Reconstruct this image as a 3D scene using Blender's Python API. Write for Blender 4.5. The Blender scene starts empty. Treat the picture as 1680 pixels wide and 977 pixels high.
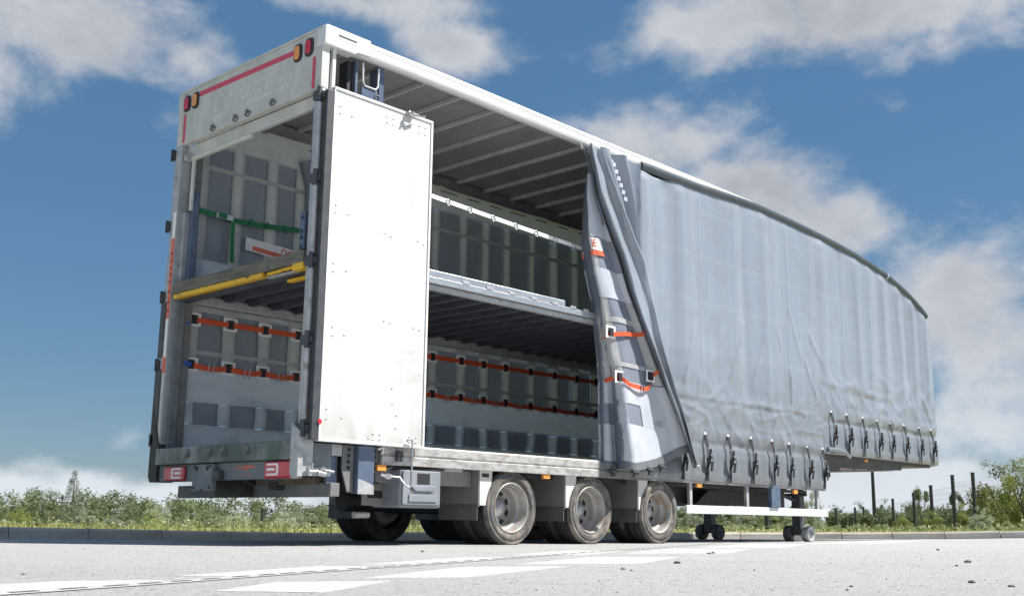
import bpy, math, random
import numpy as np
from mathutils import Vector, Matrix, noise
R = math.radians
sc = bpy.context.scene
col = sc.collection
# ------------------------------------------------------------------ camera
CAM = Vector((-5.8385, -9.2882, 0.26537))
yaw, pit, rol = R(43.4835), R(11.4479), R(0.768)
FPX = 1802.53
fw = Vector((math.cos(yaw)*math.cos(pit), math.sin(yaw)*math.cos(pit), math.sin(pit)))
rt = Vector((math.sin(yaw), -math.cos(yaw), 0)); up = rt.cross(fw)
r2 = math.cos(rol)*rt + math.sin(rol)*up; u2 = -math.sin(rol)*rt + math.cos(rol)*up
cam = bpy.data.cameras.new('camera'); co = bpy.data.objects.new('camera', cam); col.objects.link(co)
M = Matrix((r2, u2, -fw)).transposed().to_4x4(); M.translation = CAM
co.matrix_world = M
cam.sensor_width = 36; cam.lens = FPX*36/1680; cam.clip_start = .05; cam.clip_end = 5000
sc.camera = co
# ------------------------------------------------------------------ sun and sky
EXPO = 1.12
SUN = Vector((.50, -.56, 1)).normalized()
sl = bpy.data.lights.new('sun', 'SUN'); sl.energy = 4.0; sl.angle = R(.53); sl.color = (1, .95, .88)
so = bpy.data.objects.new('sun', sl); col.objects.link(so)
so.rotation_euler = (-SUN).to_track_quat('-Z', 'Y').to_euler()
sc.view_settings.view_transform = 'Standard'; sc.view_settings.look = 'None'
sc.view_settings.exposure = EXPO; sc.view_settings.gamma = 1
world = bpy.data.worlds.new('World'); sc.world = world; world.use_nodes = True

def ray(u, v): return (fw + r2*((u-840)/FPX) - u2*((v-488.5)/FPX)).normalized()
# clouds: centre direction (az/el come from the photograph's camera), angular half sizes in px/FPX, strength
CLOUDS = [(150,45,260,85,1.0),(310,95,95,62,.9),(-120,90,160,120,.9),(745,75,115,68,.75),(600,0,260,42,.8),(275,205,62,52,.55),
 (1380,20,270,82,1.15),(1500,80,130,48,.8),(1105,45,95,62,.62),(1650,5,90,60,.8),(1660,60,45,28,.5),(1195,178,85,58,.58),(1445,165,110,48,.45),
 (1452,252,60,16,.4),(1085,240,150,70,.9),(1230,310,160,85,1.05),(1360,365,120,70,.9),(1520,430,120,70,.6),(1560,500,150,120,.95),
 (1660,620,130,150,.95),(1600,690,150,70,.8),(1690,400,60,60,.4),(205,718,62,36,.6),(150,805,110,46,1.0),(20,808,75,34,.8),(245,822,120,46,.95),
 (420,830,160,48,.9),(600,840,200,50,.9),(1430,830,230,110,1.15),(1250,845,150,50,.9),(1000,840,200,45,.8),(1640,770,60,30,.35)]
nt = world.node_tree; N = nt.nodes; Lk = nt.links; N.clear()
def nn(t, **k):
    n = N.new(t)
    for a, b in k.items(): setattr(n, a, b)
    return n
def inp(n, i, v):
    if hasattr(v, 'is_linked') or isinstance(v, bpy.types.NodeSocket): Lk.new(v, n.inputs[i])
    else: n.inputs[i].default_value = v
def mth(op, a, b=0.0, c=None, clamp=False):
    n = nn('ShaderNodeMath', operation=op, use_clamp=clamp); inp(n, 0, a); inp(n, 1, b)
    if c is not None: inp(n, 2, c)
    return n.outputs[0]
def vdot(a, vec):
    n = nn('ShaderNodeVectorMath', operation='DOT_PRODUCT'); inp(n, 0, a); n.inputs[1].default_value = vec; return n.outputs['Value']
sky = nn('ShaderNodeTexSky'); sky.sky_type = 'NISHITA'; sky.sun_disc = False
sky.sun_elevation = math.asin(SUN.z); sky.sun_rotation = math.atan2(SUN.x, SUN.y)
sky.air_density = 1.0; sky.dust_density = .15; sky.ozone_density = 1.6
tc = nn('ShaderNodeTexCoord'); D = tc.outputs['Generated']
def fbm(scale, detail, off=(0,0,0), dist=0.0):
    mp = nn('ShaderNodeMapping'); Lk.new(D, mp.inputs[0]); mp.inputs['Location'].default_value = off; mp.inputs['Scale'].default_value = (1, 1, 1.5)
    n = nn('ShaderNodeTexNoise'); Lk.new(mp.outputs[0], n.inputs['Vector']); n.inputs['Scale'].default_value = scale
    n.inputs['Detail'].default_value = detail; n.inputs['Roughness'].default_value = .58; n.inputs['Distortion'].default_value = dist
    return n.outputs['Fac']
n1 = fbm(7, 9, (3.1, 1.7, .4), .3); n2 = fbm(26, 8, (0, 5, 2)); n3 = fbm(2.2, 5, (1, 2, 3))
def blobs(shift):
    acc = None
    for (u, v, a, b, s) in CLOUDS:
        d = ray(u, v); rx = d.cross(Vector((0,0,1))).normalized(); uy = rx.cross(d)
        x = mth('MULTIPLY', vdot(D, rx), FPX/a)
        y = mth('MULTIPLY_ADD', vdot(D, uy), FPX/b, shift*FPX/b)
        q = mth('MULTIPLY_ADD', x, x, mth('MULTIPLY', y, y))
        f = mth('GREATER_THAN', vdot(D, d), 0.0)
        k = mth('MULTIPLY', mth('MULTIPLY', mth('POWER', 2.718, mth('MULTIPLY', q, -.9)), s), f)
        acc = k if acc is None else mth('SMOOTH_MAX', acc, k, .12)
    return acc
B0 = blobs(0.0)
# broken cloud goes on unseen behind and beside the camera, denser for neutral fill light
gen = mth('MULTIPLY', mth('SUBTRACT', n3, .42), 5.0, clamp=True)
out = mth('MULTIPLY', mth('SUBTRACT', .80, vdot(D, fw)), 6.0, clamp=True)
B0 = mth('MAXIMUM', B0, mth('MULTIPLY', gen, out))
tex = mth('MULTIPLY_ADD', n1, .72, mth('MULTIPLY', n2, .28))
dens = mth('ADD', B0, mth('MULTIPLY', mth('SUBTRACT', tex, .52), 2.1))
mr = nn('ShaderNodeMapRange', interpolation_type='SMOOTHSTEP'); Lk.new(dens, mr.inputs['Value'])
mr.inputs['From Min'].default_value = .26; mr.inputs['From Max'].default_value = .88
cov = mth('MULTIPLY', mr.outputs[0], .93)
thick = nn('ShaderNodeMapRange', interpolation_type='SMOOTHSTEP'); Lk.new(mth('ADD', dens, mth('MULTIPLY', mth('SUBTRACT', n1, .5), .9)), thick.inputs['Value'])
thick.inputs['From Min'].default_value = .55; thick.inputs['From Max'].default_value = 1.5
sep = nn('ShaderNodeSeparateXYZ'); Lk.new(D, sep.inputs[0])
shf = SUN*.022; n1b = fbm(7, 9, (3.1+shf.x*7, 1.7+shf.y*7, .4+shf.z*7+.12), .3); n2b = fbm(26, 8, (.1+shf.x*9, 5+shf.y*9, 2.05+shf.z*9))
lit = mth('ADD', mth('MULTIPLY', mth('SUBTRACT', n1, n1b), 2.0), mth('MULTIPLY', mth('SUBTRACT', n2, n2b), .9))
thk = mth('SUBTRACT', thick.outputs[0], lit, clamp=True)
cm = nn('ShaderNodeMix', data_type='RGBA'); Lk.new(thk, cm.inputs['Factor'])
cm.inputs['A'].default_value = (4.3, 4.4, 4.6, 1); cm.inputs['B'].default_value = (2.75, 2.9, 3.2, 1)
low = nn('ShaderNodeMapRange'); Lk.new(sep.outputs[2], low.inputs['Value'])      # low cloud seen through more lit air is paler
low.inputs['From Min'].default_value = .16; low.inputs['From Max'].default_value = 0.0
cm2 = nn('ShaderNodeMix', data_type='RGBA'); Lk.new(low.outputs[0], cm2.inputs['Factor'])
Lk.new(cm.outputs['Result'], cm2.inputs['A']); cm2.inputs['B'].default_value = (5.6, 6.0, 6.5, 1)
hs = nn('ShaderNodeHueSaturation'); Lk.new(sky.outputs[0], hs.inputs['Color']); hs.inputs['Saturation'].default_value = 1.15; hs.inputs['Value'].default_value = .70
sb_ = nn('ShaderNodeMix', data_type='RGBA'); sb_.inputs['Factor'].default_value = .62; Lk.new(hs.outputs[0], sb_.inputs['A']); sb_.inputs['B'].default_value = (.58, 1.50, 2.74, 1)
mx = nn('ShaderNodeMix', data_type='RGBA'); Lk.new(cov, mx.inputs['Factor']); Lk.new(sb_.outputs['Result'], mx.inputs['A']); Lk.new(cm2.outputs['Result'], mx.inputs['B'])
bg = nn('ShaderNodeBackground'); Lk.new(mx.outputs['Result'], bg.inputs[0]); bg.inputs[1].default_value = .067
wo = nn('ShaderNodeOutputWorld'); Lk.new(bg.outputs[0], wo.inputs[0])

# ------------------------------------------------------------------ materials
MATS = {}
def mat(name, c, c2=None, scale=6, rough=.6, metal=0, bump=0, bscale=40, stretch=(1,1,1), spec=.5, contrast=(.35,.65), trans=0, detail=6, c3=None, c3scale=2.5, c3amt=(.55,.75), coat=0, rand=0):
    m = bpy.data.materials.new(name); m.use_nodes = True
    t = m.node_tree; n = t.nodes; l = t.links; p = n['Principled BSDF']
    p.inputs['Base Color'].default_value = (*c, 1); p.inputs['Roughness'].default_value = rough; p.inputs['Metallic'].default_value = metal
    p.inputs['Specular IOR Level'].default_value = spec
    if coat: p.inputs['Coat Weight'].default_value = coat; p.inputs['Coat Roughness'].default_value = .15
    tcn = n.new('ShaderNodeTexCoord'); mp = n.new('ShaderNodeMapping'); l.new(tcn.outputs['Object'], mp.inputs[0]); mp.inputs['Scale'].default_value = stretch
    colr = None
    def nz(s, d=detail):
        q = n.new('ShaderNodeTexNoise'); l.new(mp.outputs[0], q.inputs['Vector']); q.inputs['Scale'].default_value = s; q.inputs['Detail'].default_value = d; q.inputs['Roughness'].default_value = .62; return q
    if c2 is not None:
        q = nz(scale); r = n.new('ShaderNodeMapRange'); l.new(q.outputs['Fac'], r.inputs['Value'])
        r.inputs['From Min'].default_value, r.inputs['From Max'].default_value = contrast
        mxx = n.new('ShaderNodeMix'); mxx.data_type = 'RGBA'; l.new(r.outputs[0], mxx.inputs['Factor']); mxx.inputs['A'].default_value = (*c, 1); mxx.inputs['B'].default_value = (*c2, 1)
        colr = mxx.outputs['Result']
        if c3 is not None:
            q = nz(c3scale); r = n.new('ShaderNodeMapRange'); l.new(q.outputs['Fac'], r.inputs['Value'])
            r.inputs['From Min'].default_value, r.inputs['From Max'].default_value = c3amt
            m3 = n.new('ShaderNodeMix'); m3.data_type = 'RGBA'; l.new(r.outputs[0], m3.inputs['Factor']); l.new(colr, m3.inputs['A']); m3.inputs['B'].default_value = (*c3, 1)
            colr = m3.outputs['Result']
    if rand:
        oi = n.new('ShaderNodeObjectInfo'); hv = n.new('ShaderNodeHueSaturation')
        if colr is None: hv.inputs['Color'].default_value = (*c, 1)
        else: l.new(colr, hv.inputs['Color'])
        rr = n.new('ShaderNodeMapRange'); l.new(oi.outputs['Random'], rr.inputs['Value']); rr.inputs['To Min'].default_value = 1-rand; rr.inputs['To Max'].default_value = 1+rand
        l.new(rr.outputs[0], hv.inputs['Value']); colr = hv.outputs[0]
    if colr is not None: l.new(colr, p.inputs['Base Color'])
    if bump:
        q = nz(bscale, 5); b = n.new('ShaderNodeBump'); b.inputs['Strength'].default_value = bump; b.inputs['Distance'].default_value = .01
        l.new(q.outputs['Fac'], b.inputs['Height']); l.new(b.outputs[0], p.inputs['Normal'])
    if trans:
        tr = n.new('ShaderNodeBsdfTranslucent'); ms = n.new('ShaderNodeMixShader'); ms.inputs[0].default_value = trans
        if colr is not None: l.new(colr, tr.inputs[0])
        else: tr.inputs[0].default_value = (*c, 1)
        l.new(p.outputs[0], ms.inputs[1]); l.new(tr.outputs[0], ms.inputs[2]); l.new(ms.outputs[0], n['Material Output'].inputs[0])
    MATS[name] = m; return m
def curtain_extra(m):      # welded vertical bands a shade paler, and a streaky darkening towards the lower edge
    t = m.node_tree; n = t.nodes; l = t.links; p = n['Principled BSDF']; src = p.inputs['Base Color'].links[0].from_socket
    tcn = n.new('ShaderNodeTexCoord'); sp = n.new('ShaderNodeSeparateXYZ'); l.new(tcn.outputs['Object'], sp.inputs[0])
    def M_(op, a, b=0., cl=False):
        q = n.new('ShaderNodeMath'); q.operation = op; q.use_clamp = cl
        for i, v in enumerate((a, b)):
            if isinstance(v, bpy.types.NodeSocket): l.new(v, q.inputs[i])
            else: q.inputs[i].default_value = v
        return q.outputs[0]
    f = M_('FRACT', M_('MULTIPLY', M_('ADD', sp.outputs[0], -4.93), 1/1.07)); band = M_('LESS_THAN', f, .17)
    f2 = M_('FRACT', M_('MULTIPLY', sp.outputs[2], 1/.62)); band = M_('MAXIMUM', band, M_('MULTIPLY', M_('LESS_THAN', f2, .12), .6))
    mp = n.new('ShaderNodeMapping'); l.new(tcn.outputs['Object'], mp.inputs[0]); mp.inputs['Scale'].default_value = (5, 1, .5)
    q = n.new('ShaderNodeTexNoise'); l.new(mp.outputs[0], q.inputs['Vector']); q.inputs['Scale'].default_value = 2.2; q.inputs['Detail'].default_value = 7
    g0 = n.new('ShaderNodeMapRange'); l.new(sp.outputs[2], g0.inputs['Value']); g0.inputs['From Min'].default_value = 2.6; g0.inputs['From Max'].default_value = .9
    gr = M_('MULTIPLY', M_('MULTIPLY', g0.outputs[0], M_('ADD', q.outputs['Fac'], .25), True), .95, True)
    st = M_('MULTIPLY', M_('SUBTRACT', q.outputs['Fac'], .58, True), 1.2, True)
    def mixc(fac, a, c):
        x = n.new('ShaderNodeMix'); x.data_type = 'RGBA'; l.new(fac, x.inputs['Factor']); l.new(a, x.inputs['A']); x.inputs['B'].default_value = (*c, 1); return x.outputs['Result']
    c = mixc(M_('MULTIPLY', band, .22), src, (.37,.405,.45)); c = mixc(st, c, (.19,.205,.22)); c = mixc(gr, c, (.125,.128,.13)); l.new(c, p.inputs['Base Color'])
G = lambda v, t=(1,1,1): tuple(v*k for k in t)
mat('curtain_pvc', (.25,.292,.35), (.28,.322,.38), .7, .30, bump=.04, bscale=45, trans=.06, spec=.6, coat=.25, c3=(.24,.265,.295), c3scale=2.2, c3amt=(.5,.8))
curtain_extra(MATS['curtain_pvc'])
def door_extra(m):       # grime rising from the bottom edge and a rubbed smudge
    t = m.node_tree; n = t.nodes; l = t.links; p = n['Principled BSDF']; src = p.inputs['Base Color'].links[0].from_socket
    tcn = n.new('ShaderNodeTexCoord'); sp = n.new('ShaderNodeSeparateXYZ'); l.new(tcn.outputs['Object'], sp.inputs[0])
    def nzz(sc_, st_):
        mp = n.new('ShaderNodeMapping'); l.new(tcn.outputs['Object'], mp.inputs[0]); mp.inputs['Scale'].default_value = st_
        q = n.new('ShaderNodeTexNoise'); l.new(mp.outputs[0], q.inputs['Vector']); q.inputs['Scale'].default_value = sc_; q.inputs['Detail'].default_value = 8; return q.outputs['Fac']
    def mr_(v, a, b, c=0., d=1.):
        x = n.new('ShaderNodeMapRange'); l.new(v, x.inputs['Value'])
        for i, k in zip(('From Min','From Max','To Min','To Max'), (a, b, c, d)): x.inputs[i].default_value = k
        return x.outputs[0]
    def mul(a, b):
        x = n.new('ShaderNodeMath'); x.operation = 'MULTIPLY'; x.use_clamp = True; l.new(a, x.inputs[0])
        if isinstance(b, bpy.types.NodeSocket): l.new(b, x.inputs[1])
        else: x.inputs[1].default_value = b
        return x.outputs[0]
    def mixc(fac, a, c):
        x = n.new('ShaderNodeMix'); x.data_type = 'RGBA'; l.new(fac, x.inputs['Factor']); l.new(a, x.inputs['A']); x.inputs['B'].default_value = (*c, 1); return x.outputs['Result']
    c = mixc(mul(mul(mr_(sp.outputs[2], 1.25, .95), mr_(nzz(3, (2,1,1)), .35, .7)), .75), src, (.36,.31,.26))
    dx = n.new('ShaderNodeVectorMath'); dx.operation = 'DISTANCE'; l.new(tcn.outputs['Object'], dx.inputs[0]); dx.inputs[1].default_value = (1.12,-1.37,1.72)
    c = mixc(mul(mul(mr_(dx.outputs['Value'], .45, .0), mr_(nzz(3.5, (.8,1,3)), .42, .7)), .9), c, (.42,.40,.37))
    c = mixc(mul(mr_(nzz(2.4, (6,1,.25)), .55, .75), .35), c, (.52,.51,.49)); l.new(c, p.inputs['Base Color'])
mat('curtain_inner', (.22,.24,.285), (.255,.275,.315), 3, .42, trans=.15, bump=.15, bscale=14)
mat('curtain_band', (.54,.55,.555), (.47,.485,.495), 5, .5, trans=.28, bump=.2, bscale=22)
mat('curtain_pale', (.66,.70,.76), (.58,.62,.69), 3, .30, trans=.28, bump=.2, bscale=12)
mat('cloth_patch', (.19,.215,.275), (.22,.245,.30), 3, .36, trans=.08, bump=.1, bscale=14)
mat('hem_dark', (.12,.135,.15), (.16,.17,.185), 6, .5)
mat('white_aluminium', (.70,.71,.72), (.62,.63,.64), 2, .3, metal=.0, bump=.05, bscale=30, coat=.3)
mat('raw_aluminium', (.62,.65,.69), (.42,.44,.47), 14, .33, metal=.75, stretch=(.4,4,4), bump=.25, bscale=20)
mat('worn_rail', (.50,.495,.485), (.27,.262,.255), 9, .5, metal=.25, stretch=(1,2,2), contrast=(.40,.66), c3=(.27,.17,.11), c3scale=6, c3amt=(.60,.72), bump=.4, bscale=25)
mat('rail_rubber', (.05,.066,.08), (.075,.09,.10), 4, .32)
mat('door_white', (.63,.645,.65), (.54,.55,.545), 2.2, .4, stretch=(1,1,.3), bump=.02, bscale=12, coat=.1, c3=(.55,.52,.47), c3scale=1.6, c3amt=(.60,.85))
door_extra(MATS['door_white'])
mat('door_edge', (.80,.80,.79), (.6,.59,.57), 8, .4)
mat('door_rubber', (.035,.04,.05), (.06,.065,.075), 8, .55)
mat('header_dirty', (.56,.56,.54), (.44,.45,.44), 3.2, .55, stretch=(1,1.6,.7), c3=(.26,.27,.26), c3scale=6, c3amt=(.62,.78), bump=.1, bscale=20)
mat('faded_lettering', (.70,.73,.77), (.60,.63,.66), 30, .6)
mat('galvanised', (.50,.51,.52), (.36,.37,.38), 10, .45, metal=.3, bump=.15, bscale=30, c3=(.2,.17,.14), c3scale=5, c3amt=(.62,.75))
mat('pale_trim', (.62,.62,.58), (.52,.52,.49), 6, .5)
mat('dark_steel', (.045,.05,.058), (.075,.08,.088), 7, .5, bump=.2, bscale=30)
mat('black_steel', (.022,.024,.027), (.04,.042,.045), 7, .55)
mat('blue_steel', (.085,.12,.19), (.14,.18,.25), 6, .35, metal=.25, bump=.1, bscale=25)
mat('green_beam', (.075,.105,.092), (.27,.29,.285), 3.2, .5, contrast=(.42,.66), stretch=(1,1,.45), c3=(.40,.40,.37), c3scale=11, c3amt=(.62,.74), bump=.25, bscale=25)
mat('beam_slate', (.13,.155,.175), (.185,.205,.22), 5, .45, bump=.15, bscale=24, c3=(.085,.095,.105), c3scale=4)
mat('chassis_grey', (.19,.193,.195), (.135,.14,.145), 5, .6, bump=.15, bscale=20, c3=(.2,.19,.175), c3scale=6)
mat('mudflap', (.20,.198,.19), (.25,.245,.235), 5, .7, bump=.1, bscale=18)
mat('flap_rubber', (.10,.102,.106), (.14,.14,.14), 6, .65)
mat('mud_white', (.66,.65,.63), (.58,.57,.54), 4, .5)
mat('rust', (.10,.075,.06), (.17,.13,.10), 12, .8, bump=.3, bscale=40)
mat('box_plastic', (.25,.27,.305), (.20,.22,.25), 3, .5, bump=.05, bscale=60)
mat('tyre_tread', (.022,.022,.023), (.04,.039,.038), 10, .8)
mat('tyre_wall', (.085,.081,.076), (.05,.048,.047), 9, .85, bump=.3, bscale=60, c3=(.21,.185,.155), c3scale=4, c3amt=(.46,.66), rand=.3)
mat('rim_steel', (.42,.41,.39), (.30,.285,.27), 6, .45, metal=.2, c3=(.30,.19,.10), c3scale=6, c3amt=(.56,.72), bump=.1, bscale=30)
mat('rim_dark', (.02,.02,.02))
mat('red_tape', (.62,.075,.12), (.52,.06,.10), 12, .4)
mat('orange_tape', (.80,.16,.08), (.70,.13,.06), 12, .45)
mat('lens_red', (.60,.02,.035), (.48,.015,.03), 6, .18, coat=.5)
mat('lens_amber', (.85,.33,.06), (.75,.28,.05), 6, .2, coat=.5)
mat('lens_white', (.82,.82,.82), None, rough=.2, coat=.4)
mat('strap_orange', (.72,.10,.025), (.62,.08,.02), 20, .6)
mat('strap_green', (.02,.20,.085), (.015,.16,.07), 20, .6)
mat('white_patch', (.88,.88,.87), (.82,.82,.81), 10, .5)
mat('yellow_paint', (.80,.48,.02), (.70,.40,.02), 6, .45, c3=(.14,.12,.07), c3scale=7, c3amt=(.60,.66))
mat('weathered_wood', (.19,.175,.145), (.10,.10,.082), 7, .8, stretch=(3,.6,4), bump=.35, bscale=30, c3=(.07,.09,.07), c3scale=4)
mat('roof_skin', (.34,.34,.335), (.28,.28,.275), 3, .6, trans=.10)
mat('roof_steel', (.56,.56,.55), (.44,.44,.43), 6, .4)
mat('deck_under', (.06,.066,.085), (.10,.108,.13), 4, .5)
mat('floor_ply', (.06,.052,.047), (.04,.036,.034), 5, .7)
mat('buckle_steel', (.55,.55,.56), (.4,.4,.41), 20, .3, metal=.8)
mat('webbing_black', (.012,.013,.02), (.02,.022,.03), 20, .6)
mat('neck_dark', (.06,.057,.055), (.10,.093,.085), 5, .6, stretch=(.5,2,2))
mat('neck_bounce', (.40,.41,.32), (.30,.31,.25), 3, .6)
mat('blue_tape', (.03,.12,.6))
# ------------------------------------------------------------------ mesh helper
class MB:
    def __init__(s): s.v = []; s.f = []; s.m = []; s.sm = []
    def add(s, vs, fs, mi=0, smooth=False):
        o = len(s.v); s.v += [tuple(v) for v in vs]
        for f in fs: s.f.append(tuple(i+o for i in f)); s.m.append(mi); s.sm.append(smooth)
        return s
    def box(s, x0, x1, y0, y1, z0, z1, mi=0):
        v = [(x,y,z) for x in (x0,x1) for y in (y0,y1) for z in (z0,z1)]
        return s.add(v, [(0,1,3,2),(4,6,7,5),(0,4,5,1),(2,3,7,6),(0,2,6,4),(1,5,7,3)], mi)
    def hexa(s, b, t, mi=0):      # bottom 4 + top 4 corner points
        return s.add(list(b)+list(t), [(3,2,1,0),(4,5,6,7),(0,1,5,4),(1,2,6,5),(2,3,7,6),(3,0,4,7)], mi)
    def prism(s, poly, axis, a, b, mi=0):   # poly in the two other axes (in xyz order)
        def mk(p, q):
            if axis == 'x': return (q, p[0], p[1])
            if axis == 'y': return (p[0], q, p[1])
            return (p[0], p[1], q)
        n = len(poly); v = [mk(p, a) for p in poly]+[mk(p, b) for p in poly]
        f = [tuple(range(n)), tuple(range(2*n-1, n-1, -1))]+[(i, i+n, (i+1) % n+n, (i+1) % n) for i in range(n)]
        return s.add(v, f, mi)
    def tube(s, pts, r, n=8, mi=0, smooth=True, cap=True):
        pts = [Vector(p) for p in pts]; rs = r if isinstance(r, (list, tuple)) else [r]*len(pts)
        rings = []; prev = None
        for i, p in enumerate(pts):
            d = (pts[min(i+1, len(pts)-1)]-pts[max(i-1, 0)]).normalized()
            a = prev if prev is not None else (Vector((0,0,1)) if abs(d.z) < .9 else Vector((1,0,0)))
            a = (a-d*a.dot(d)).normalized(); prev = a; b = d.cross(a)
            rings.append([p+(a*math.cos(t)+b*math.sin(t))*rs[i] for t in [2*math.pi*k/n for k in range(n)]])
        v = [q for g in rings for q in g]; f = []
        for i in range(len(rings)-1):
            for k in range(n): f.append((i*n+k, i*n+(k+1) % n, (i+1)*n+(k+1) % n, (i+1)*n+k))
        s.add(v, f, mi, smooth)
        if cap: s.add(rings[0], [tuple(range(n-1, -1, -1))], mi); s.add(rings[-1], [tuple(range(n))], mi)
        return s
    def band(s, pts, nrm, w, th=.004, mi=0):   # flat webbing along pts, width across w vector
        pts = [Vector(p) for p in pts]; w = Vector(w); nn_ = Vector(nrm).normalized()*th; v = []
        for p in pts: v += [p-w/2, p+w/2, p+w/2+nn_, p-w/2+nn_]
        f = []
        for i in range(len(pts)-1):
            a = 4*i; b = a+4
            f += [(a, a+1, b+1, b), (a+1, a+2, b+2, b+1), (a+2, a+3, b+3, b+2), (a+3, a, b, b+3)]
        f += [(3,2,1,0), tuple(len(v)-4+k for k in range(4))]
        return s.add(v, f, mi)
    def lathe(s, prof, c, n=40, mi=0, axis='y', closed=False):   # prof: (radius, along) revolve about axis through c
        v = []; f = []; m = len(prof)
        for k in range(n):
            t = 2*math.pi*k/n
            for (r, a) in prof:
                q = (r*math.cos(t), a, r*math.sin(t)) if axis == 'y' else ((a, r*math.cos(t), r*math.sin(t)) if axis == 'x' else (r*math.cos(t), r*math.sin(t), a))
                v.append((c[0]+q[0], c[1]+q[1], c[2]+q[2]))
        for k in range(n):
            for i in range(m-1 if not closed else m):
                j = (i+1) % m; k2 = (k+1) % n
                f.append((k*m+i, k*m+j, k2*m+j, k2*m+i))
        return s.add(v, f, mi, True)
    def grid(s, fn, us, vs, mi=0, keep=None):
        v = [fn(a, b) for a in us for b in vs]; nv = len(vs); f = []
        for i in range(len(us)-1):
            for j in range(nv-1):
                if keep is None or keep(i, j): f.append((i*nv+j, (i+1)*nv+j, (i+1)*nv+j+1, i*nv+j+1))
        return s.add(v, f, mi, True)
    def mesh(s, name, mats):
        me = bpy.data.meshes.new(name); me.from_pydata(s.v, [], s.f)
        for m in (mats if isinstance(mats, (list, tuple)) else [mats]): me.materials.append(MATS[m] if isinstance(m, str) else m)
        if s.f:
            me.polygons.foreach_set('material_index', s.m); me.polygons.foreach_set('use_smooth', s.sm)
        return me
    def build(s, name, mats, parent=None, loc=None, bevel=0, recalc=True):
        me = s.mesh(name, mats)
        if recalc:
            import bmesh; bm = bmesh.new(); bm.from_mesh(me); bmesh.ops.recalc_face_normals(bm, faces=bm.faces); bm.to_mesh(me); bm.free()
        return link(name, me, parent, loc, bevel)
def link(name, me, parent=None, loc=None, bevel=0, rot=None):
    o = bpy.data.objects.new(name, me); col.objects.link(o)
    if parent is not None: o.parent = parent
    if loc is not None: o.location = loc
    if rot is not None: o.rotation_euler = rot
    if bevel:
        b = o.modifiers.new('bevel', 'BEVEL'); b.width = bevel; b.segments = 2; b.limit_method = 'ANGLE'; b.angle_limit = R(40)
    return o
def tag(o, label=None, cat=None, group=None, kind=None):
    if label: o['label'] = label
    if cat: o['category'] = cat
    if group: o['group'] = group
    if kind: o['kind'] = kind
    return o
def empty(name, loc, label, cat, group=None):
    o = bpy.data.objects.new(name, None); o.empty_display_size = .2; col.objects.link(o); o.location = loc
    return tag(o, label, cat, group)
def copy_tree(o, parent=None):
    c = o.copy(); col.objects.link(c)
    if parent is not None: c.parent = parent
    for ch in list(o.children): copy_tree(ch, c)
    return c
def interp(x, pts):
    return float(np.interp(x, [p[0] for p in pts], [p[1] for p in pts]))
def smooth(a, b, x):
    t = min(1, max(0, (x-a)/(b-a))); return t*t*(3-2*t)
def fb(x, y, z=0., o=4): return noise.fractal(Vector((x, y, z)), 1.0, 2.0, o, noise_basis='PERLIN_ORIGINAL')
def text_part(body, name, m, parent, loc, size, xdir, updir, th=.002):
    cu = bpy.data.curves.new('txt', 'FONT'); cu.body = body; cu.size = size; cu.extrude = th
    to = bpy.data.objects.new('txt', cu); col.objects.link(to)
    me = bpy.data.meshes.new_from_object(to.evaluated_get(bpy.context.evaluated_depsgraph_get()))
    bpy.data.objects.remove(to); me.materials.clear(); me.materials.append(MATS[m]); me.name = name
    X = Vector(xdir).normalized(); Y = Vector(updir); Y = (Y-X*Y.dot(X)).normalized(); Z = X.cross(Y)
    T = Matrix((X, Y, Z)).transposed().to_4x4(); T.translation = Vector(loc); me.transform(T)
    return link(name, me, parent)

# ================================================================== GROUND
KERB = [(-44,5.2,.0),(-22,4.9,.0),(-9,4.45,.0),(-3.5,4.05,-.005),(-.6,3.9,-.008),(1.4,3.9,-.038),(4,3.8,-.07),(6.2,3.85,-.06),(9,3.85,-.05),(11.3,3.35,-.04),(13.1,2.25,-.03),(14.2,.9,.0),(14.9,-.7,.035),(15.5,-2.4,.09),(15.9,-5,.10),(16.3,-9,.10),(16.8,-18,.10),(17.4,-40,.10)]
def resample(P, step):
    P = [Vector(p) for p in P]; out = []
    for i in range(len(P)-1):       # catmull-rom
        p0, p1, p2, p3 = P[max(i-1, 0)], P[i], P[i+1], P[min(i+2, len(P)-1)]
        n = max(1, int(round((p2-p1).length/.1)))
        for k in range(n):
            t = k/n; out.append(.5*((2*p1)+(p2-p0)*t+(2*p0-5*p1+4*p2-p3)*t*t+(3*p1-p0-3*p2+p3)*t**3))
    out.append(P[-1]); res = [out[0]]; acc = 0
    for a, b in zip(out, out[1:]):
        acc += (b-a).length
        if acc >= step: res.append(b); acc = 0
    return res
KF = resample(KERB, .3)
KX = np.array([k.x for k in KF]); KY = np.array([k.y for k in KF]); KZ = np.array([k.z for k in KF])
def road_z(x, y):
    d2 = (KX-x)**2+(KY-y)**2; i = int(np.argmin(d2)); d = math.sqrt(d2[i])
    w = 1-smooth(0, 3.2, d)
    return .02 + w*(KZ[i]-.02)
xs = sorted(set([-400,-150,-60,-30,-20]+list(np.arange(-14, 20.1, .4))+[30,60]))
ys = sorted(set([-400,-150,-60,-30]+list(np.arange(-18, 7.1, .4))))
mat('asphalt_pale', (.50,.50,.495), (.41,.41,.41), 160, .9, bump=1.0, bscale=110, c3=(.43,.43,.43), c3scale=.7, c3amt=(.45,.62), contrast=(.38,.62))
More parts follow.
